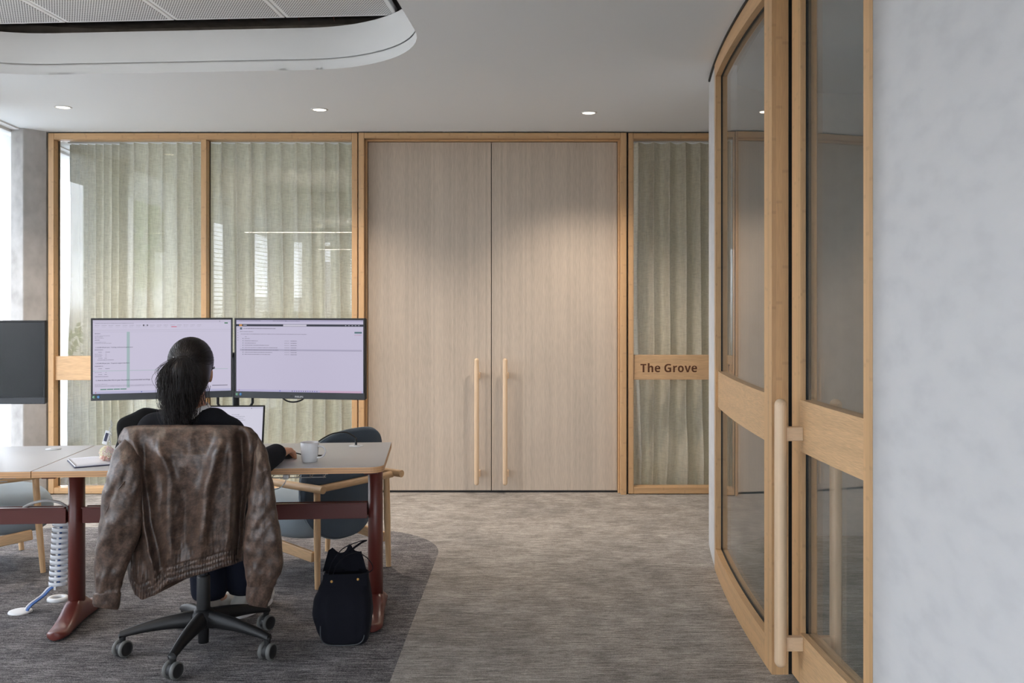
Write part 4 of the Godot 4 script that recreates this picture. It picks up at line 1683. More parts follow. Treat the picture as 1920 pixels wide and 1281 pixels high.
	f = Field.new(hp(0, 0, 0) - Vector3.ONE * 0.18, hp(0, 0, 0) + Vector3.ONE * 0.17, 0.005)
	f.egg(hp(0, 0.030, 0.016), Vector3(0.085, 0.094, 0.102), 0.02, head_b)
	f.egg(hp(0, -0.035, 0.045), Vector3(0.076, 0.070, 0.062), 0.03, head_b)
	f.egg(hp(0, -0.085, 0.050), Vector3(0.056, 0.035, 0.035), 0.02, head_b)
	f.egg(hp(0, -0.060, -0.105), Vector3(0.092, 0.105, 0.098), 0.0, head_b, true)
	f.mesh_into(b)
	var cap := part(b, "hair", mats.hair, t, true, "smooth dark hair combed back")
	var r := RandomNumberGenerator.new()
	r.seed = 33
	var tie := hp(-0.012, 0.010, 0.120)
	# combed strands lie over the cap from the hairline to the tie
	b = Build.new()
	for k in 420:
		var a := r.randf_range(-1.75, 1.75)
		var start := Vector3(sin(a) * 0.086, 0.030 + cos(a) * 0.093, r.randf_range(-0.05, 0.02))
		if a > 1.4 or a < -1.4: start.y -= r.randf_range(0.0, 0.05)
		var pts := []
		var rad := []
		for i in 11:
			var v := i / 10.0
			var q := start.lerp(Vector3(-0.012, 0.010, 0.116), v)
			# push out on to the cap's egg
			var e := (q - Vector3(0, 0.030, 0.016)) / Vector3(0.085, 0.094, 0.102)
			var l := e.length()
			q = Vector3(0, 0.030, 0.016) + e / maxf(l, 0.05) * Vector3(0.0862, 0.0952, 0.1032) * (1.0 + 0.010 * sin(v * 5 + k * 0.37) * sin(v * PI))
			pts.append(hp(q.x, q.y, q.z))
			rad.append(0.0012 if i > 0 else 0.0005)
		b.tube(pts, rad, 4, false)
	part(b, "combed_strands", mats.hair, t, true).set_meta("kind", "stuff")
	# the core of the tail
	b = Build.new()
	f = Field.new(P(-1.42, 0.90, 3.76), P(-1.12, 1.22, 3.56), 0.0055)
	f.egg(tie + Vector3(0, -0.004, 0.004), Vector3(0.046, 0.036, 0.030), 0.02)
	f.bone(tie + Vector3(-0.006, -0.03, 0.012), tie + Vector3(-0.012, -0.10, 0.012), 0.042, 0.044, 0.02)
	f.bone(tie + Vector3(-0.012, -0.10, 0.012), tie + Vector3(-0.008, -0.175, 0.006), 0.040, 0.024, 0.02)
	f.mesh_into(b)
	part(b, "tail_core", mats.hair, t, true)
	b = Build.new()
	for k in 2000:
		var a := r.randf_range(0, TAU)
		var out := sqrt(r.randf())
		var p := tie + Vector3(cos(a) * 0.036 * out, r.randf_range(-0.03, 0.026), 0.016 + 0.014 * absf(sin(a)))
		var spread := Vector3(cos(a) * r.randf_range(0.015, 0.062) - 0.010, 0, maxf(sin(a), -0.3) * 0.030 * out + 0.005)
		var length := r.randf_range(0.13, 0.275) * (1.0 - 0.22 * absf(cos(a)))
		if k % 5 == 0: length *= 1.12
		var curl := r.randf_range(0.004, 0.016)
		var ph := r.randf_range(0, TAU)
		var w := r.randf_range(0.7, 1.6)
		var pts := []
		var rad := []
		for i in 13:
			var v := i / 12.0
			var q := p + spread * sin(minf(v * 1.7, 1.0) * PI / 2) * (1.0 - 0.55 * maxf(0.0, v - 0.45) / 0.55) + Vector3(0, 0.014 * sin(v * PI) * (1 - v) - length * v, 0)
			q += Vector3(sin(ph + v * TAU * w), 0, cos(ph + v * TAU * w)) * curl * v * 1.4
			pts.append(q)
			rad.append(lerpf(0.0008, 0.0004, v))
		b.tube(pts, rad, 4, false)
	part(b, "tail_strands", mats.hair, t, true).set_meta("kind", "stuff")
	# stray ends, a small clip, spectacles
	b = Build.new()
	for k in 46:
		var p := hp(r.randf_range(0.02, 0.075), r.randf_range(-0.07, -0.02), 0.06 + r.randf_range(-0.03, 0.02))
		var pts := []
		for i in 8:
			var v := i / 7.0
			pts.append(p + Vector3(r.randf_range(-0.002, 0.002) + 0.006 * sin(v * 4 + k), -0.085 * v, 0.01 * v))
		b.tube(pts, 0.0008, 4, false)
	part(b, "nape_strands", mats.hair, t, true).set_meta("kind", "stuff")
	b = Build.new()
	b.sphere(hp(-0.046, 0.034, 0.124), Vector3.ONE * 0.0035, 10, 8)
	part(b, "hair_clip", mats.silver, t, true)
	b = Build.new()
	for s in [-1.0, 1.0]:
		b.tube([hp(0.062 * s, 0.006, -0.090), hp(0.082 * s, 0.008, -0.05), hp(0.088 * s, 0.008, 0.0), hp(0.080 * s, -0.006, 0.022)], 0.002, 6)
		var ring := []
		for k in 25:
			var a := TAU * k / 24
			ring.append(hp(0.032 * s + cos(a) * 0.025, -0.002 + sin(a) * 0.020, -0.108))
		b.tube(ring, 0.0016, 6, false)
	b.tube([hp(-0.008, 0.0, -0.110), hp(0, 0.004, -0.114), hp(0.008, 0.0, -0.110)], 0.0016, 6)
	part(b, "spectacles", mats.glasses, t, true)

# ------------------------------------------------------------------ low upholstered armchairs beyond the desk
func lounge_chair(label: String, at: Vector3, turn: float) -> void:
	var t := thing("armchair", label, "chair", at, turn, "low armchairs beyond the desks")
	var b: Build
	# bent back rail and two arms
	b = Build.new()
	var pts := []
	for k in 13:
		var u := lerpf(-1, 1, k / 12.0)
		pts.append(Vector3(u * 0.276, 0.498 - 0.004 * u * u, 0.292 - 0.016 * u * u))
	b.tube(pts, 0.0185, 16)
	part(b, "back_rail", mats.beech, t)
	for s in [-1.0, 1.0]:
		b = Build.new()
		b.tube([Vector3(0.283 * s, 0.502, 0.342), Vector3(0.287 * s, 0.503, 0.10), Vector3(0.292 * s, 0.508, -0.12), Vector3(0.290 * s, 0.515, -0.27)], [0.0195, 0.0195, 0.019, 0.018], 16)
		part(b, "arm", mats.beech, t)
		b = Build.new()
		b.tube([Vector3(0.250 * s, 0.49, 0.262), Vector3(0.252 * s, 0.26, 0.266), Vector3(0.256 * s, 0.002, 0.272)], [0.0165, 0.0175, 0.0135], 16)
		part(b, "leg", mats.beech, t)
		b = Build.new()
		b.tube([Vector3(0.287 * s, 0.50, -0.20), Vector3(0.289 * s, 0.26, -0.215), Vector3(0.295 * s, 0.002, -0.235)], [0.0165, 0.0175, 0.0135], 16)
		part(b, "leg", mats.beech, t)
		b = Build.new()
		var dir := (Vector3(0.270 * s, 0.20, -0.19) - Vector3(0.245 * s, 0.155, 0.245))
		b.box(Vector3(0.258 * s, 0.178, 0.028), Vector3(0.024, 0.052, dir.length()), 0.004, 2, Basis(Vector3.RIGHT, 0.10))
		part(b, "side_rail", mats.beech, t)
	# back shell: an egg-shaped upholstered panel, wrapped round and leaning back
	var outline := func(a: float) -> Vector2:
		var c := cos(a)
		var s := sin(a)
		return Vector2(signf(c) * pow(absf(c), 0.78) * (0.282 + 0.030 * s), signf(s) * pow(absf(s), 0.80) * 0.285)
	var place := func(p: Vector2, out: float) -> Vector3:
		var lean := 0.16 + p.y * 0.30
		var wrap := 0.85 * p.x * p.x
		return Vector3(p.x * (1 - 0.4 * p.x * p.x), 0.485 + p.y, 0.218 + lean * 0.80 * (p.y + 0.06) - wrap * 0.85 + out)
	var rows := []
	for i in 12:
		var ring := []
		var k := float(i) / 11.0
		var q := k * PI
		for j in 56:
			var o: Vector2 = outline.call(TAU * j / 56)
			ring.append(place.call(o * (1.0 - 0.05 * (1 - sin(q))), 0.026 * cos(q)))
		rows.append(ring)
	b = Build.new()
	var front := []
	var back := []
	for i in 8:
		var f := []
		var g := []
		for j in 56:
			var o: Vector2 = outline.call(TAU * j / 56)
			f.append(place.call(o * 0.95 * (i / 7.0), 0.026 + 0.004 * (1 - i / 7.0)))
			g.append(place.call(o * 0.95 * (1 - i / 7.0), -0.026 - 0.012 * (i / 7.0)))
		front.append(f)
		back.append(g)
	b.grid(front + rows.slice(1, 11) + back, true, true, 1, 1)
	part(b, "back_shell", mats.felt_dark, t)
	b = Build.new()
	var pipe := []
	for j in 57:
		var o: Vector2 = outline.call(TAU * j / 56)
		pipe.append(place.call(o * 1.002, 0.0))
	b.tube(pipe, 0.0035, 6, false)
	part(b, "piping", mats.felt_light, t)
	# thick seat cushion
	rows = []
	for i in 14:
		var q := lerpf(-PI / 2, PI / 2, i / 13.0)
		var ring := []
		for j in 44:
			var a := TAU * j / 44
			var cx := signf(cos(a)) * pow(absf(cos(a)), 0.62)
			var cz := signf(sin(a)) * pow(absf(sin(a)), 0.62)
			var k := pow(cos(q), 0.42)
			ring.append(Vector3(cx * (0.05 + 0.205 * k), 0.305 + sin(q) * 0.112 * (1.0 + 0.06 * cz), -0.065 - cz * (0.05 + 0.215 * k)))
		rows.append(ring)
	b = Build.new()
	b.grid(rows, true, true)
	b.fan(rows[0], true, 0)
	b.fan(rows[-1], false, 0)
	part(b, "seat", mats.felt_light, t)

func build_lounge_chairs() -> void:
	lounge_chair("blue grey armchair with wooden arms behind the right end of the desk", P(-1.0325, 0, 5.10), 0.953)
	lounge_chair("blue grey armchair with wooden legs beyond the desk at the left edge", P(-2.824, 0, 5.13), -0.927)

# ------------------------------------------------------------------ screens
func ui_lines(im: Image, r: RandomNumberGenerator, x: int, y: int, w: int, h: int, c: Color) -> void:
	var at := x
	while at < x + w:
		var l := r.randi_range(3, 11)
		im.fill_rect(Rect2i(at, y, mini(l, x + w - at), h), c.lerp(im.get_pixel(at, y), r.randf_range(0, 0.35)))
		at += l + 2

func document_screen() -> Image:
	var r := RandomNumberGenerator.new()
	r.seed = 3
	var im := Image.create(1024, 576, false, Image.FORMAT_RGB8)
	var bg := srgb(206, 200, 222)
	im.fill(bg)
	im.fill_rect(Rect2i(0, 0, 1024, 22), srgb(198, 192, 214))
	ui_lines(im, r, 14, 24, 280, 3, srgb(120, 116, 134))
	for k in 16:
		ui_lines(im, r, 14 + k * 50, 40, 34, 3, srgb(150, 146, 164))
		ui_lines(im, r, 14 + k * 50, 52, 28, 2, srgb(160, 156, 174))
	im.fill_rect(Rect2i(362, 36, 10, 12), srgb(72, 70, 80))
	im.fill_rect(Rect2i(390, 36, 10, 12), srgb(110, 108, 122))
	im.fill_rect(Rect2i(572, 52, 40, 5), srgb(206, 70, 96))
	im.fill_rect(Rect2i(974, 22, 26, 9), srgb(62, 122, 88))
	im.fill_rect(Rect2i(0, 78, 1024, 1), srgb(150, 146, 164))
	im.fill_rect(Rect2i(0, 92, 1024, 1), srgb(170, 165, 184))
	# green ruler column and row of the cursor
	im.fill_rect(Rect2i(244, 92, 22, 440), srgb(166, 186, 190))
	im.fill_rect(Rect2i(0, 396, 1000, 3), srgb(158, 186, 184))
	var ink := srgb(88, 84, 104)
	for e in [[14, 104, 40, 4], [14, 122, 110, 2], [14, 130, 60, 2], [14, 140, 64, 2], [14, 154, 36, 4], [14, 172, 80, 2], [14, 180, 120, 2], [14, 230, 60, 4], [40, 248, 26, 3], [90, 248, 34, 3], [14, 264, 50, 2], [90, 264, 8, 2], [14, 274, 54, 2], [90, 274, 8, 2], [14, 284, 50, 2], [90, 284, 8, 2], [40, 296, 28, 3], [84, 296, 16, 3], [34, 310, 116, 3], [14, 358, 60, 4], [40, 378, 26, 3], [90, 378, 34, 3], [14, 408, 50, 2], [90, 408, 8, 2], [40, 424, 28, 3], [84, 424, 16, 3], [14, 440, 96, 3], [14, 500, 90, 2], [14, 510, 420, 2], [14, 518, 500, 2]]:
		ui_lines(im, r, e[0], e[1], e[2], e[3], ink)
	for k in 4:
		im.fill_rect(Rect2i(54 + k * 48, 538, 44, 8), srgb(94, 142, 128))
	im.fill_rect(Rect2i(0, 558, 1024, 18), srgb(186, 184, 214))
	im.fill_rect(Rect2i(880, 528, 118, 4), srgb(60, 58, 70))
	im.fill_rect(Rect2i(348, 564, 8, 6), srgb(64, 80, 160))
	im.fill_rect(Rect2i(18, 564, 6, 6), srgb(190, 90, 60))
	im.fill_rect(Rect2i(936, 10, 4, 6), srgb(40, 40, 46))
	return im

func list_screen() -> Image:
	var r := RandomNumberGenerator.new()
	r.seed = 4
	var im := Image.create(1024, 576, false, Image.FORMAT_RGB8)
	im.fill(srgb(202, 196, 220))
	im.fill_rect(Rect2i(0, 0, 1024, 14), srgb(178, 172, 202))
	ui_lines(im, r, 20, 4, 180, 4, srgb(110, 106, 126))
	ui_lines(im, r, 300, 6, 110, 3, srgb(70, 68, 82))
	ui_lines(im, r, 400, 8, 120, 3, srgb(90, 88, 102))
	im.fill_rect(Rect2i(0, 34, 1024, 17), srgb(46, 48, 62))
	im.fill_rect(Rect2i(24, 35, 24, 15), srgb(206, 146, 74))
	im.fill_rect(Rect2i(56, 40, 30, 5), srgb(190, 190, 200))
	im.fill_rect(Rect2i(384, 36, 188, 13), srgb(210, 206, 222))
	for k in 5: im.fill_rect(Rect2i(880 + k * 26, 40, 9, 5), srgb(180, 180, 192))
	im.fill_rect(Rect2i(30, 60, 18, 17), srgb(90, 100, 116))
	ui_lines(im, r, 58, 66, 264, 5, srgb(98, 94, 112))
	ui_lines(im, r, 30, 92, 110, 4, srgb(128, 124, 142))
	ui_lines(im, r, 36, 112, 540, 4, srgb(126, 122, 142))
	im.fill_rect(Rect2i(954, 92, 58, 13), srgb(84, 116, 122))
	ui_lines(im, r, 954, 116, 58, 3, srgb(186, 112, 140))
	ui_lines(im, r, 70, 134, 16, 3, srgb(120, 116, 134))
	for e in [[148, 44], [166, 110], [184, 92], [202, 200], [221, 270], [240, 276], [258, 226], [275, 210]]:
		if e[0] == 240:
			im.fill_rect(Rect2i(30, 234, 982, 14), srgb(176, 171, 196))
		im.fill_rect(Rect2i(52, e[0] - 1, 6, 6), srgb(100, 104, 122))
		ui_lines(im, r, 68, e[0], e[1], 4, srgb(116, 112, 130))
		if e[0] > 150:
			ui_lines(im, r, 394, e[0], 40, 3, srgb(132, 128, 146))
			ui_lines(im, r, 444, e[0], 48, 4, srgb(104, 100, 118))
	for k in 6: im.fill_rect(Rect2i(10, 60 + k * 20, 5, 6), srgb(136, 132, 150))
	im.fill_rect(Rect2i(0, 560, 1024, 16), srgb(186, 180, 214))
	im.fill_rect(Rect2i(680, 560, 330, 16), srgb(206, 172, 200))
	for k in 12:
		im.fill_rect(Rect2i(454 + k * 18, 565, 7, 6), [srgb(70, 70, 80), srgb(96, 80, 170), srgb(90, 96, 120)][k % 3])
	im.fill_rect(Rect2i(354, 564, 8, 6), srgb(74, 80, 190))
	im.fill_rect(Rect2i(20, 564, 6, 6), srgb(196, 90, 70))
	return im

func screen_mat(called: String, im: Image, energy: float) -> StandardMaterial3D:
	var m := mat(called, Color.BLACK, 0.35)
	m.emission_enabled = true
	m.emission = Color.WHITE
	m.emission_operator = BaseMaterial3D.EMISSION_OP_MULTIPLY
	m.emission_texture = tex(im)
	m.emission_energy_multiplier = energy
	m.metallic_specular = 0.35
	return m

func face(w: float, h: float, z: float) -> Build:
	var b := Build.new()
	b.st.set_smooth_group(-1)
	b.quad(Vector3(-w / 2, -h / 2, z), Vector3(w / 2, -h / 2, z), Vector3(w / 2, h / 2, z), Vector3(-w / 2, h / 2, z), Vector2(0, 1), Vector2(1, 1), Vector2(1, 0), Vector2(0, 0))
	return b

func text_mesh(words: String, size: float, bold := 0.0) -> ArrayMesh:
	var font := SystemFont.new()
	font.font_names = PackedStringArray(["Droid Sans"])
	if bold > 0: font.font_weight = 700
	var tm := TextMesh.new()
	tm.font = font
	tm.text = words
	tm.font_size = 32
	tm.pixel_size = size / 32.0
	tm.depth = 0.0004
	tm.horizontal_alignment = HORIZONTAL_ALIGNMENT_LEFT
	var st := SurfaceTool.new()
	st.append_from(tm, 0, Transform3D.IDENTITY)
	return st.commit()

func lettering(words: String, size: float, parent: Node3D, at: Vector3, m: Material, called := "lettering", bold := 0.0) -> void:
	var o := part(text_mesh(words, size, bold), called, m, parent)
	o.position = at

func monitor(label: String, at: Vector3, turn: float, w: float, h: float, screen: Material, stickers: bool, logo: bool) -> Node3D:
	var t := thing("monitor", label, "monitor", at, turn, "desk monitors")
	var chin := 0.029
	var b := Build.new()
	b.box(Vector3(0, 0, -0.016), Vector3(w, h, 0.026), 0.004, 0)
	b.box(Vector3(0, 0, -0.038), Vector3(w * 0.62, h * 0.62, 0.022), 0.008, 0)
	part(b, "housing", mats.bezel_black, t)
	b = Build.new()
	for e in [[0.0, h / 2 - 0.004, w, 0.008], [-w / 2 + 0.004, chin / 2, 0.008, h - chin - 0.0005], [w / 2 - 0.004, chin / 2, 0.008, h - chin - 0.0005]]:
		b.box(Vector3(e[0], e[1], 0.0), Vector3(e[2], e[3], 0.008), 0.001, 0)
	part(b, "bezel", mats.bezel_black, t)
	b = Build.new()
	b.box(Vector3(0, -h / 2 + chin / 2, 0.001), Vector3(w, chin, 0.010), 0.0015, 0)
	var c := part(b, "chin", mats.bezel_grey, t, false, "dark grey lower bezel")
	var sw := w - 0.016
	var sh := h - chin - 0.009
	var s := part(face(sw, sh, 0.0), "screen", screen, t)
	s.position = Vector3(0, chin / 2 - 0.004, 0.0008)
	for k in 5:
		b = Build.new()
		b.box(Vector3(w / 2 - 0.10 + 0.02 * k, -h / 2 + 0.004, 0.0062), Vector3(0.008, 0.0016, 0.001), 0, 0)
		part(b, "button", mats.bezel_black, c)
	if stickers:
		for k in 2:
			b = Build.new()
			b.lathe([Vector2(0, 0), Vector2(0.0065, 0), Vector2(0.0065, 0.0006), Vector2(0, 0.0006)], Vector3(-w / 2 + 0.014 + 0.018 * k, -h / 2 + chin / 2 + 0.002, 0.006), 16, Basis(Vector3.RIGHT, PI / 2))
			part(b, "sticker", mats.sticker_green if k == 0 else mats.sticker_blue, c)
	if logo:
		lettering("PHILIPS", 0.0108, c, Vector3(-0.018, -h / 2 + 0.0095, 0.0064), mats.logo_white, "logo", 0.0003)
		b = Build.new()
		b.box(Vector3(-0.034, -h / 2 + 0.013, 0.0062), Vector3(0.010, 0.005, 0.001), 0, 0)
		part(b, "sensor", mats.bezel_black, c)
	if screen != mats.screen_off:
		var l := AreaLight3D.new()
		l.name = "screen_light"
		l.area_size = Vector2(sw, sh)
		l.light_color = srgb(206, 200, 222)
		l.light_energy = 0.02
		l.area_range = 20.0
		l.shadow_enabled = true
		t.add_child(l)
		l.position = Vector3(0, chin / 2 - 0.004, 0.006)
		l.rotation.y = PI
	return t

func build_monitors() -> void:
	var doc := screen_mat("document_screen", document_screen(), 0.88)
	var lst := screen_mat("list_screen", list_screen(), 0.86)
	var m := monitor("monitor with a document open in front of the person's head", P(-1.563, 1.1635, 4.303), 0.315, 0.598, 0.3625, doc, true, false)
	lettering("1.1 £3,000-£5k per year - Training, conference & governance", 0.0054, m, Vector3(-0.281, 0.0525, 0.0012), mats.notebook_cover, "heading", 0.00018)
	lettering("1.2 £2,000-£5k per year - Corporate support elsewhere", 0.0054, m, Vector3(-0.281, -0.0175, 0.0012), mats.notebook_cover, "heading", 0.00018)
	lettering("5. How to describe this in your document (recommended wording):", 0.0070, m, Vector3(-0.279, -0.0925, 0.0012), mats.notebook_cover, "heading", 0.0003)
	monitor("monitor showing a file list to the right of the person's head", P(-0.957, 1.1625, 4.315), -0.185, 0.622, 0.3625, lst, true, true)
	monitor("switched off monitor cut by the left edge of the frame", P(-2.352, 1.152, 4.20), 0.035, 0.612, 0.366, mats.screen_off, false, false)
	# dual arm: post, two links, a carrying bar below
	var t := thing("screen_stand", "black dual screen stand with a looped bar below the screens", "stand", P(-1.30, 0.735, 4.52))
	var b := Build.new()
	b.tube([P(-1.30, 0.736, 4.52), P(-1.30, 1.18, 4.52)], 0.016, 16)
	part(b, "post", mats.black_plastic, t, true)
	for e in [P(-1.56, 1.165, 4.355), P(-0.965, 1.165, 4.37)]:
		b = Build.new()
		b.tube([P(-1.30, 1.165, 4.52), (P(-1.30, 1.165, 4.54) + e) / 2 + Vector3(0, 0, -0.05), e], 0.013, 12)
		part(b, "link", mats.black_plastic, t, true)
	b = Build.new()
	var x0 := wx(408.5, 4.42)
	var x1 := wx(473.5, 4.42)
	var yb := wy(763.5, 4.42)
	b.tube([P(x0, yb + 0.06, 4.42), P(x0, yb + 0.016, 4.42), P(x0 + 0.006, yb + 0.005, 4.42), P(x0 + 0.018, yb, 4.42), P(x1 - 0.022, yb, 4.42), P(x1 - 0.008, yb + 0.006, 4.42), P(x1, yb + 0.020, 4.42), P(x1, yb + 0.06, 4.42)], 0.0062, 10)
	part(b, "looped_bar", mats.black_plastic, t, true)
	b = Build.new()
	b.box(P(-1.30, 0.741, 4.52), Vector3(0.09, 0.012, 0.09), 0.003, 0)
	part(b, "base", mats.black_plastic, t, true)
	cable(t, "loose_cable", [at_px(528, 745, 4.36), at_px(538, 752, 4.36), at_px(551, 754, 4.36), at_px(564, 751, 4.36), at_px(574, 744, 4.36)], 0.0035, mats.black_plastic)
	# arm of the left monitor, behind it
	t = thing("screen_stand", "black stand behind the switched off monitor", "stand", P(-2.36, 0.735, 4.46))
	b = Build.new()
	b.tube([P(-2.40, 0.736, 4.46), P(-2.40, 1.15, 4.46)], 0.016, 14)
	b.tube([P(-2.40, 1.15, 4.46), P(-2.36, 1.15, 4.255)], 0.013, 12)
	part(b, "post", mats.black_plastic, t, true)

# ------------------------------------------------------------------ what lies on the desk
func desk_point(px: float, py: float, y := 0.735) -> Vector3:
	var d := (CAM_Y - y) * FOCAL / (py - HORIZON)
	return P((px - 960) * d / FOCAL, y, d)

func build_desk_things() -> void:
	# laptop behind the person
	var t := thing("laptop", "open laptop with a white page, half hidden behind the person", "laptop", P(-1.275, 0.735, 4.22), 0.05)
	var b := Build.new()
	b.box(Vector3(0, 0.008, 0), Vector3(0.312, 0.014, 0.22), 0.005, 0)
	part(b, "base", mats.bezel_grey, t)
	b = Build.new()
	b.box(Vector3(0, 0.0155, -0.03), Vector3(0.27, 0.002, 0.10), 0.0005, 0)
	part(b, "keyboard", mats.black_plastic, t)
	var lid := Node3D.new()
	lid.name = "lid"
	t.add_child(lid)
	lid.position = Vector3(0, 0.014, -0.11)
	lid.rotation.x = -0.22
	b = Build.new()
	b.box(Vector3(0, 0.1, -0.004), Vector3(0.312, 0.204, 0.007), 0.003, 0)
	part(b, "shell", mats.bezel_black, lid)
	var im := Image.create(512, 320, false, Image.FORMAT_RGB8)
	im.fill(srgb(214, 212, 228))
	var r := RandomNumberGenerator.new()
	r.seed = 6
	im.fill_rect(Rect2i(0, 0, 512, 14), srgb(196, 194, 214))
	im.fill_rect(Rect2i(420, 8, 4, 8), srgb(80, 80, 92))
	for k in 5: ui_lines(im, r, 270, 60 + 14 * k, [60, 104, 90, 110, 40][k], 4, srgb(150, 148, 164))
	var s := part(face(0.296, 0.185, 0.0), "screen", screen_mat("laptop_screen", im, 0.9), lid)
	s.position = Vector3(0, 0.102, 0.0002)
	# mug
	var at := desk_point(580.5, 866)
	t = thing("mug", "white mug of coffee near the right end of the desk", "mug", at)
	b = Build.new()
	b.lathe([Vector2(0, 0.0), Vector2(0.029, 0.0), Vector2(0.0325, 0.003), Vector2(0.0355, 0.03), Vector2(0.0395, 0.082), Vector2(0.0385, 0.084), Vector2(0.037, 0.082), Vector2(0.034, 0.03), Vector2(0.031, 0.008), Vector2(0, 0.007)], Vector3.ZERO, 40)
	part(b, "cup", mats.porcelain, t)
	b = Build.new()
	var pts := []
	for k in 17:
		var a := lerpf(1.95, -1.75, k / 16.0)
		pts.append(Vector3(0.041 + 0.027 * cos(a) + 0.004 * sin(a), 0.043 + 0.025 * sin(a), 0.006))
	b.tube(pts, 0.0046, 10, true, 0.85)
	part(b, "handle", mats.porcelain, t)
	b = Build.new()
	b.lathe([Vector2(0.0, 0.0745), Vector2(0.0365, 0.0745)], Vector3.ZERO, 36)
	part(b, "coffee", mats.coffee, t)
	# mouse under the right hand
	at = P(-0.978, 0.735, 4.20)
	t = thing("mouse", "black computer mouse under the person's right hand", "mouse", at, -0.15)
	b = Build.new()
	var rows := []
	for i in 9:
		var q := PI / 2 * i / 8
		var ring := []
		for j in 24:
			var a := TAU * j / 24
			ring.append(Vector3(cos(a) * 0.029 * cos(q), 0.002 + 0.024 * sin(q), -sin(a) * 0.052 * cos(q)))
		rows.append(ring)
	b.grid(rows, true, true)
	b.fan(rows[0], true)
	part(b, "shell", mats.black_plastic, t)
	b = Build.new()
	b.lathe([Vector2(0, -0.003), Vector2(0.006, -0.003), Vector2(0.006, 0.003), Vector2(0, 0.003)], Vector3(0, 0.021, -0.022), 12, Basis(Vector3.BACK, PI / 2))
	part(b, "wheel", mats.bezel_grey, t)
	# open notebook, turned on the desk
	at = P(-1.72, 0.735, 4.09)
	t = thing("notebook", "open white paged notebook lying on the desk left of the jacket", "notebook", at, 0.56)
	b = Build.new()
	b.box(Vector3(0.0, 0.002, 0), Vector3(0.296, 0.004, 0.218), 0.0015, 0)
	part(b, "cover", mats.notebook_cover, t)
	for k in [-1.0, 1.0]:
		b = Build.new()
		rows = []
		for i in 7:
			var row := []
			for j in 13:
				var u := j / 12.0
				row.append(Vector3(k * u * 0.143, 0.0045 + 0.009 * sin(minf(1.0, u * 2.2 + 0.12) * PI * 0.5) * (1 - 0.35 * u), lerpf(-0.105, 0.105, i / 6.0)))
			rows.append(row)
		var low := []
		for row in rows:
			var q := []
			for p in row: q.append(Vector3(p.x, 0.004, p.z))
			low.append(q)
		b.grid(rows, false, k < 0)
		b.grid(low, false, k > 0)
		b.grid([rows[0], low[0]], false, k > 0)
		b.grid([rows[-1], low[-1]], false, k < 0)
		var ea := []
		var eb := []
		for i in 7:
			ea.append(rows[i][12])
			eb.append(low[i][12])
		b.grid([ea, eb], false, k < 0)
		part(b, "pages", mats.paper, t)
	b = Build.new()
	b.tube([Vector3(0.02, 0.018, 0.03), Vector3(0.09, 0.019, -0.085)], 0.0035, 8)
	part(b, "pen", mats.white_plastic, t)
	# black handbag standing left of the person, with a chain, tag and pompom
	t = thing("handbag", "black soft handbag standing on the desk left of the person", "bag", P(-1.60, 0.735, 4.16))
	b = Build.new()
	var f := Field.new(P(-1.80, 0.72, 4.30), P(-1.40, 1.0, 4.02), 0.007)
	f.egg(P(-1.585, 0.835, 4.19), Vector3(0.135, 0.09, 0.055), 0.03)
	f.bone(P(-1.700, 0.772, 4.19), P(-1.47, 0.772, 4.19), 0.030, 0.030, 0.04)
	f.bone(P(-1.690, 0.885, 4.185), P(-1.60, 0.918, 4.19), 0.022, 0.024, 0.05)
	f.bone(P(-1.60, 0.918, 4.19), P(-1.48, 0.922, 4.195), 0.024, 0.022, 0.04)
	f.mesh_into(b)
	part(b, "pouch", mats.bag_black, t, true)
	var c := thing("bag_charm", "pastel pompom charm with a tag on a silver chain beside the handbag", "charm", P(-1.715, 0.735, 4.06))
	b = Build.new()
	for k in 15:
		var p := P(-1.706 + 0.004 * sin(k * 1.3), 0.905 - 0.0085 * k, 4.085 - 0.0012 * k)
		var ring := []
		for j in 9:
			var a := TAU * j / 8
			ring.append(p + (Vector3(cos(a) * 0.004, sin(a) * 0.006, 0) if k % 2 else Vector3(0, sin(a) * 0.006, cos(a) * 0.004)))
		b.tube(ring, 0.0012, 5, false)
	part(b, "chain", mats.silver, c, true)
	b = Build.new()
	b.box(P(-1.728, 0.838, 4.088), Vector3(0.021, 0.060, 0.003), 0.001, 1, Basis(Vector3.BACK, -0.28))
	var tagp := part(b, "tag", mats.clear_plastic, c, true)
	b = Build.new()
	b.box(P(-1.7275, 0.840, 4.086), Vector3(0.012, 0.036, 0.002), 0.0005, 1, Basis(Vector3.BACK, -0.28))
	part(b, "print", mats.notebook_cover, tagp, true)
	# pompom: fibres out of a core, cream with pink and yellow patches
	var pc := P(-1.716, 0.779, 4.065)
	var tones := [srgb(242, 237, 224), srgb(240, 218, 222), srgb(240, 237, 208), srgb(240, 200, 188)]
	for k in 4:
		var fm := mat("pompom_%d" % k, tones[k], 0.95)
		b = Build.new()
		for q in 520:
			var n := Vector3(r.randfn(), r.randfn(), r.randfn()).normalized()
			var zone := 0
			if n.y < -0.45: zone = 3
			elif n.x > 0.25 and n.y > 0.1: zone = 1
			elif n.x < -0.15: zone = 2
			if zone != k and not (q % 6 == 0): continue
			var rad := 0.030 if n.y > -0.5 else 0.036
			b.tube([pc + n * 0.012, pc + n * 0.022, pc + n * rad + Vector3(r.randf_range(-1, 1), -1.0, r.randf_range(-1, 1)) * 0.002], [0.003, 0.0028, 0.0012], 5)
		part(b, "pompom_fibres", fm, c, true).set_meta("kind", "stuff")
	b = Build.new()
	b.sphere(pc, Vector3.ONE * 0.024, 16, 10)
	part(b, "pompom_core", mats.pompom_0, c, true)

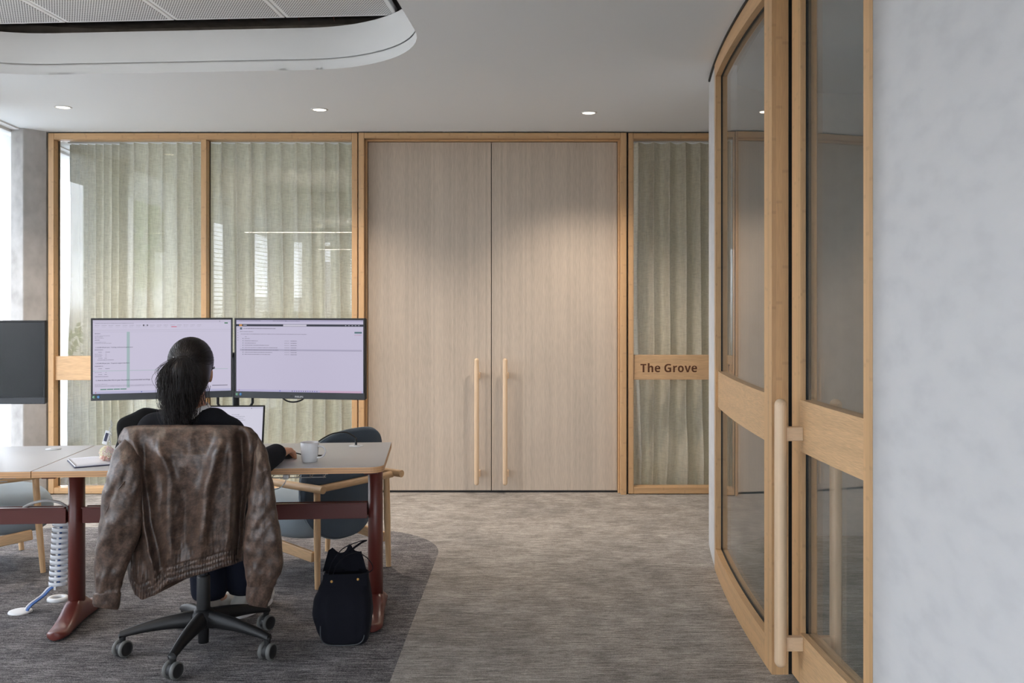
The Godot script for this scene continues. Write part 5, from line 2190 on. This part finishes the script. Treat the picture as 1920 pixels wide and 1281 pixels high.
# ------------------------------------------------------------------ tote bag on the floor
func build_tote() -> void:
	var at := P(-0.702, 0, 4.015)
	var t := thing("tote_bag", "black canvas tote bag slumped on the floor against the desk leg", "bag", at, 0.04)
	var n := noise(101, 9.0, 3)
	# width and depth at heights: sagging belly, pinched shoulders, open top
	var prof := [[0.0, 0.088, 0.062, 0.005], [0.012, 0.098, 0.072, 0.005], [0.06, 0.112, 0.082, 0.0], [0.12, 0.122, 0.086, -0.004], [0.17, 0.120, 0.078, -0.004], [0.22, 0.106, 0.062, 0.002], [0.262, 0.094, 0.048, 0.008], [0.285, 0.092, 0.043, 0.010]]
	var rows := []
	for i in 46:
		var y := 0.285 * i / 45.0
		var w := table(prof, y, 1)
		var d := table(prof, y, 2)
		var ox := table(prof, y, 3)
		var ring := []
		for j in 72:
			var a := TAU * j / 72
			var cx := signf(cos(a)) * pow(absf(cos(a)), 0.62)
			var cz := signf(sin(a)) * pow(absf(sin(a)), 0.62)
			var k := 1.0 + 0.07 * n.get_noise_3d(cx * 0.12, y * 0.35, cz * 0.12) * sin(clampf(y / 0.285, 0, 1) * PI)
			# soft creases where the gusset folds
			k -= 0.08 * exp(-pow((absf(cx) - 0.62) / 0.10, 2.0)) * sin(clampf(y / 0.27, 0, 1) * PI)
			ring.append(Vector3(ox + cx * w * k, y, -cz * d * k))
		rows.append(ring)
	# the open mouth: lining inside
	var inside := []
	for e in [[1.0, 0.0], [0.95, 0.004], [0.93, -0.10]]:
		var ring := []
		for p in rows[-1]: ring.append(Vector3(0.010 + (p.x - 0.010) * e[0], p.y + e[1], p.z * e[0]))
		inside.append(ring)
	var b := Build.new()
	b.grid(rows, true, true)
	b.fan(rows[0], true)
	b.grid([rows[-1], inside[1], inside[2]], true, true)
	b.fan(inside[2], false)
	part(b, "sack", mats.tote_canvas, t)
	# turned-down collar with two brass rivets on the near side, the far side standing up
	b = Build.new()
	var flap := []
	for i in 4:
		var y := 0.288 - 0.017 * i
		var row := []
		for j in 21:
			var u := lerpf(-1, 1, j / 20.0)
			row.append(Vector3(0.010 + u * 0.091, y + 0.003 * u, 0.049 + 0.003 * i - 0.008 * u * u))
		flap.append(row)
	b.grid(flap, false, true)
	part(b, "collar", mats.tote_canvas, t)
	b = Build.new()
	var high := []
	for i in 9:
		var v := i / 8.0
		var row := []
		for j in 17:
			var u := lerpf(-1, 1, j / 16.0)
			var top := 0.095 - 0.018 * absf(sin((u - 0.3) * 3.0)) + (0.022 * exp(-pow((u - 0.30) / 0.14, 2.0)))
			row.append(Vector3(-0.004 + u * lerpf(0.090, 0.070, v), 0.28 + v * top, -0.042 + 0.012 * sin(u * 4 + v * 2)))
		high.append(row)
	b.grid(high, false, true)
	var thick := []
	for row in high:
		var q := []
		for p in row: q.append(p + Vector3(0, 0, -0.004))
		thick.append(q)
	b.grid(thick, false, false)
	part(b, "far_panel", mats.tote_canvas, t)
	for x in [-0.044, 0.064]:
		b = Build.new()
		b.lathe([Vector2(0, 0), Vector2(0.0055, 0), Vector2(0.0055, 0.0015), Vector2(0.0035, 0.003), Vector2(0.0018, 0.0022), Vector2(0, 0.0022)], Vector3(x, 0.266 + 0.004 * signf(x), 0.0555), 14, Basis(Vector3.RIGHT, PI / 2))
		part(b, "rivet", mats.gold, t)
	# straps: flat webbing looping up and over to the right
	for e in [
		[Vector3(-0.062, 0.285, 0.040), Vector3(-0.045, 0.335, 0.03), Vector3(-0.005, 0.385, 0.01), Vector3(0.055, 0.408, -0.01), Vector3(0.088, 0.412, -0.02), Vector3(0.060, 0.395, -0.03), Vector3(0.015, 0.355, -0.04), Vector3(0.0, 0.30, -0.045)],
		[Vector3(-0.040, 0.285, 0.045), Vector3(-0.026, 0.325, 0.045), Vector3(0.012, 0.362, 0.04), Vector3(0.060, 0.372, 0.03), Vector3(0.100, 0.350, 0.03), Vector3(0.122, 0.315, 0.03), Vector3(0.112, 0.296, 0.035), Vector3(0.072, 0.286, 0.045)]]:
		var c := Curve3D.new()
		for i in e.size():
			var tan: Vector3 = (e[mini(i + 1, e.size() - 1)] - e[maxi(i - 1, 0)]) / 6
			c.add_point(e[i], -tan, tan)
		b = Build.new()
		b.tube(Array(c.tessellate_even_length(5, 0.008)), 0.0075, 10, true, 0.25)
		part(b, "strap", mats.tote_canvas, t)
	# piping round the lower corners
	b = Build.new()
	var pp := []
	for k in 15:
		var a := lerpf(PI * 0.95, PI * 1.95, k / 14.0)
		pp.append(Vector3(0.003 + signf(cos(a)) * pow(absf(cos(a)), 0.5) * 0.090, 0.066 + signf(sin(a)) * pow(absf(sin(a)), 0.6) * 0.060, 0.078))
	b.tube(pp, 0.0022, 6)
	part(b, "piping", mats.bezel_grey, t)

# ------------------------------------------------------------------ cables
func cable(t: Node3D, called: String, pts: Array, r: float, m: Material) -> void:
	var c := Curve3D.new()
	for i in pts.size():
		var tan: Vector3 = (pts[mini(i + 1, pts.size() - 1)] - pts[maxi(i - 1, 0)]) / 6
		c.add_point(pts[i], -tan, tan)
	var b := Build.new()
	b.tube(Array(c.tessellate_even_length(6, 0.012)), r, 8)
	part(b, called, m, t, true)

func at_px(px: float, py: float, d: float) -> Vector3:
	return P((px - 960) * d / FOCAL, CAM_Y - (py - HORIZON) * d / FOCAL, d)

func build_cables() -> void:
	# plug and lead from the desk port
	var t := thing("power_lead", "thin black lead arching from the desk port behind the mug", "cable", desk_point(668, 836))
	var plug := desk_point(667.5, 836)
	var b := Build.new()
	b.tube([plug + Vector3(0, 0.004, 0), plug + Vector3(0, 0.036, 0)], [0.0055, 0.0045], 10)
	part(b, "plug", mats.black_plastic, t, true)
	cable(t, "lead", [plug + Vector3(0, 0.034, 0), at_px(663, 818, 4.56), at_px(648, 811, 4.52), at_px(625, 813, 4.46), at_px(606, 822, 4.40), at_px(592, 832, 4.34), at_px(570, 847, 4.28)], 0.0032, mats.black_plastic)
	t = thing("mouse_lead", "thin black mouse lead between the hand and the mug", "cable", P(-0.95, 0.735, 4.25))
	cable(t, "lead", [at_px(541, 846, 4.24), P(-0.93, 0.739, 4.26), P(-0.90, 0.738, 4.25), P(-0.83, 0.738, 4.24)], 0.0028, mats.black_plastic)
	# white cable spine from beam to floor: linked half rings
	var sp := thing("cable_spine", "white segmented cable spine hanging behind the maroon desk leg", "cable spine", P(-2.10, 0, 4.50))
	for k in 12:
		var y := 0.388 - 0.0252 * k
		var x := -2.092 - 0.0016 * k
		b = Build.new()
		var rows := []
		for e in [[0.0, 0.0085], [0.002, 0.0085], [0.002, -0.0085], [0.0, -0.0085]]:
			var ring := []
			for j in 29:
				var a := TAU * j / 28
				ring.append(P(x, y + e[1], 4.46) + Vector3(cos(a) * (0.040 + e[0]), 0, -sin(a) * (0.027 + e[0])))
			rows.append(ring)
		rows.append(rows[0])
		b.grid(rows, false, false)
		part(b, "link", mats.clear_plastic, sp, true)
		b = Build.new()
		b.box(P(x - 0.002, y - 0.0125, 4.433), Vector3(0.010, 0.026, 0.003), 0.0008, 1)
		part(b, "hinge", mats.white_plastic, sp, true)
	b = Build.new()
	b.lathe([Vector2(0.026, 0.0), Vector2(0.048, 0.0), Vector2(0.048, 0.010), Vector2(0.044, 0.016), Vector2(0.030, 0.016), Vector2(0.026, 0.010), Vector2(0.026, 0.0)], P(-2.160, 0.0, 4.565), 32)
	part(b, "foot_ring", mats.white_plastic, sp, true)
	b = Build.new()
	b.tube([P(-2.075, 0.445, 4.44), P(-2.08, 0.40, 4.45)], 0.006, 8)
	part(b, "hook", mats.clear_plastic, sp, true)
	var fo := P(-2.246, 0, 4.385)
	t = thing("floor_outlet", "white round floor outlet with cables near the left frame edge", "floor outlet", fo)
	b = Build.new()
	b.lathe([Vector2(0, 0.0005), Vector2(0.052, 0.0005), Vector2(0.050, 0.006), Vector2(0.044, 0.008), Vector2(0, 0.008)], Vector3.ZERO, 36)
	part(b, "cover", mats.white_plastic, t)
	t = thing("data_cables", "blue and white cables running from the floor outlet up through the spine", "cable", fo)
	for k in 3:
		var m: Material = mats.blue_cable if k < 2 else mats.white_plastic
		var o := Vector3(0.007 * k, 0, 0.004 * k) if k < 2 else Vector3(-0.012, 0, -0.01)
		cable(t, "blue_cable" if k < 2 else "white_cable", [fo + Vector3(0.028, 0.005, 0) + o, fo + Vector3(0.045, 0.03, 0) + o, at_px(80, 1118, 4.44) + o, at_px(93, 1104, 4.46) + o, P(-2.112, 0.115, 4.465) + o, P(-2.110, 0.24, 4.465) + o, P(-2.100, 0.37, 4.465) + o, P(-2.07, 0.43, 4.43) + o, P(-1.98, 0.505, 4.36) + o], 0.0042, m)
	# grey hose lying over the beam, duct beside the leg
	t = thing("power_cable", "pale grey cable lying over the maroon beam at the left", "cable", P(-2.1, 0.5, 4.25))
	cable(t, "sheath", [at_px(44, 952, 4.22), at_px(60, 944, 4.20), at_px(85, 939, 4.19), at_px(110, 942, 4.20), at_px(124, 950, 4.22), at_px(128, 958, 4.26)], 0.0058, mats.grey_plastic)
	t = thing("cable_duct", "grey cable duct end beside the maroon desk leg", "cable duct", P(-1.90, 0.42, 4.3))
	b = Build.new()
	b.tube([at_px(142, 968, 4.28), at_px(160, 960, 4.34), at_px(170, 955, 4.40)], [0.016, 0.020, 0.018], 14)
	part(b, "duct", mats.grey_plastic, t, true)
	# adapter and lead hanging from the basket on the right
	t = thing("adapter_lead", "white adapter with a thin lead hanging under the desk edge", "cable", at_px(537, 894, 4.05))
	b = Build.new()
	b.box(at_px(537, 894, 4.06), Vector3(0.024, 0.018, 0.03), 0.003, 0)
	part(b, "adapter", mats.white_plastic, t, true)
	cable(t, "lead", [at_px(537, 897, 4.06), at_px(534, 906, 4.06), at_px(526, 914, 4.07), at_px(514, 918, 4.08), at_px(500, 916, 4.08)], 0.0022, mats.white_plastic)

# ------------------------------------------------------------------ lamps
const LAMP_ENERGY := 4.4
func build_downlights() -> void:
	var glow := mat("lamp_glow", srgb(255, 246, 232), 0.5)
	glow.emission_enabled = true
	glow.emission = srgb(255, 244, 226)
	glow.emission_energy_multiplier = 4.0
	var spots := [[118.0, 201.0, "recessed round ceiling downlight at the left, above the glazing"], [599.0, 205.5, "recessed round ceiling downlight above the right monitor, in the middle"], [1104.0, 211.5, "recessed round ceiling downlight above the right door leaf"], [470.0, 304.0, "recessed downlight in the curtained room, behind the left glazing"], [800.0, 304.0, "recessed downlight in the curtained room, behind the doors"], [1240.0, 310.0, "recessed downlight in the curtained room, behind the lettered glazing"]]
	for e in spots:
		var d: float = (CEIL - CAM_Y) * FOCAL / (HORIZON - e[1])
		var t := thing("downlight", e[2], "downlight", P((e[0] - 960) * d / FOCAL, CEIL, d), 0, "ceiling downlights")
		var b := Build.new()
		b.lathe([Vector2(0.043, 0.0), Vector2(0.054, -0.001), Vector2(0.056, -0.0002), Vector2(0.054, -0.0035), Vector2(0.044, -0.004), Vector2(0.042, -0.001)], Vector3.ZERO, 40)
		part(b, "trim_ring", mats.white_paint, t)
		b = Build.new()
		b.lathe([Vector2(0.0, -0.0015), Vector2(0.042, -0.0015)], Vector3.ZERO, 32)
		part(b, "lamp_lens", glow, t)
		var l := SpotLight3D.new()
		l.name = "lamp_light"
		l.light_color = srgb(255, 239, 222)
		l.light_energy = LAMP_ENERGY
		l.spot_range = 30.0
		l.spot_angle = 58.0
		l.spot_attenuation = 2.0
		l.spot_angle_attenuation = 1.0
		l.light_size = 0.04
		l.shadow_enabled = true
		t.add_child(l)
		l.position = Vector3(0, -0.01, 0)
		l.rotation.x = -PI / 2

# linear pendants over the desks out of frame; the glazing mirrors two of them
const PENDANT_ENERGY := 2.8
func build_pendants() -> void:
	var glow := mat("pendant_glow", srgb(255, 250, 242), 0.5)
	glow.emission_enabled = true
	glow.emission = srgb(255, 248, 238)
	glow.emission_energy_multiplier = 2.0
	var k := 0
	for e in [[-2.48, 3.10, "nearest to the glazing"], [-2.50, -0.30, "beside the camera"], [-2.38, -3.40, "at the far end behind the camera"]]:
		var t := thing("pendant_light", "slim linear pendant light over the left desks, " + e[2], "pendant light", P(e[0], 2.30, e[1]), 0, "linear pendants")
		var b := Build.new()
		b.box(Vector3.ZERO, Vector3(1.40, 0.05, 0.06), 0.004, 0)
		part(b, "housing", mats.white_paint, t)
		for s in [-1.0, 1.0]:
			b = Build.new()
			b.box(Vector3(0, 0.0255 * s, 0), Vector3(1.36, 0.002, 0.045), 0, 0)
			part(b, "lamp_lens", glow, t)
			b = Build.new()
			b.tube([Vector3(0.6 * s, 0.026, 0), Vector3(0.6 * s, 0.62, 0)], 0.0012, 5)
			part(b, "wire", mats.steel, t)
			var l := AreaLight3D.new()
			l.name = "lamp_light"
			l.area_size = Vector2(1.36, 0.045)
			l.light_color = srgb(255, 240, 222)
			l.light_energy = PENDANT_ENERGY * (1.0 if s > 0 else 0.25)
			l.area_range = 30.0
			l.shadow_enabled = true
			t.add_child(l, true)
			l.position = Vector3(0, 0.028 * s, 0)
			l.rotation.x = PI / 2 * s
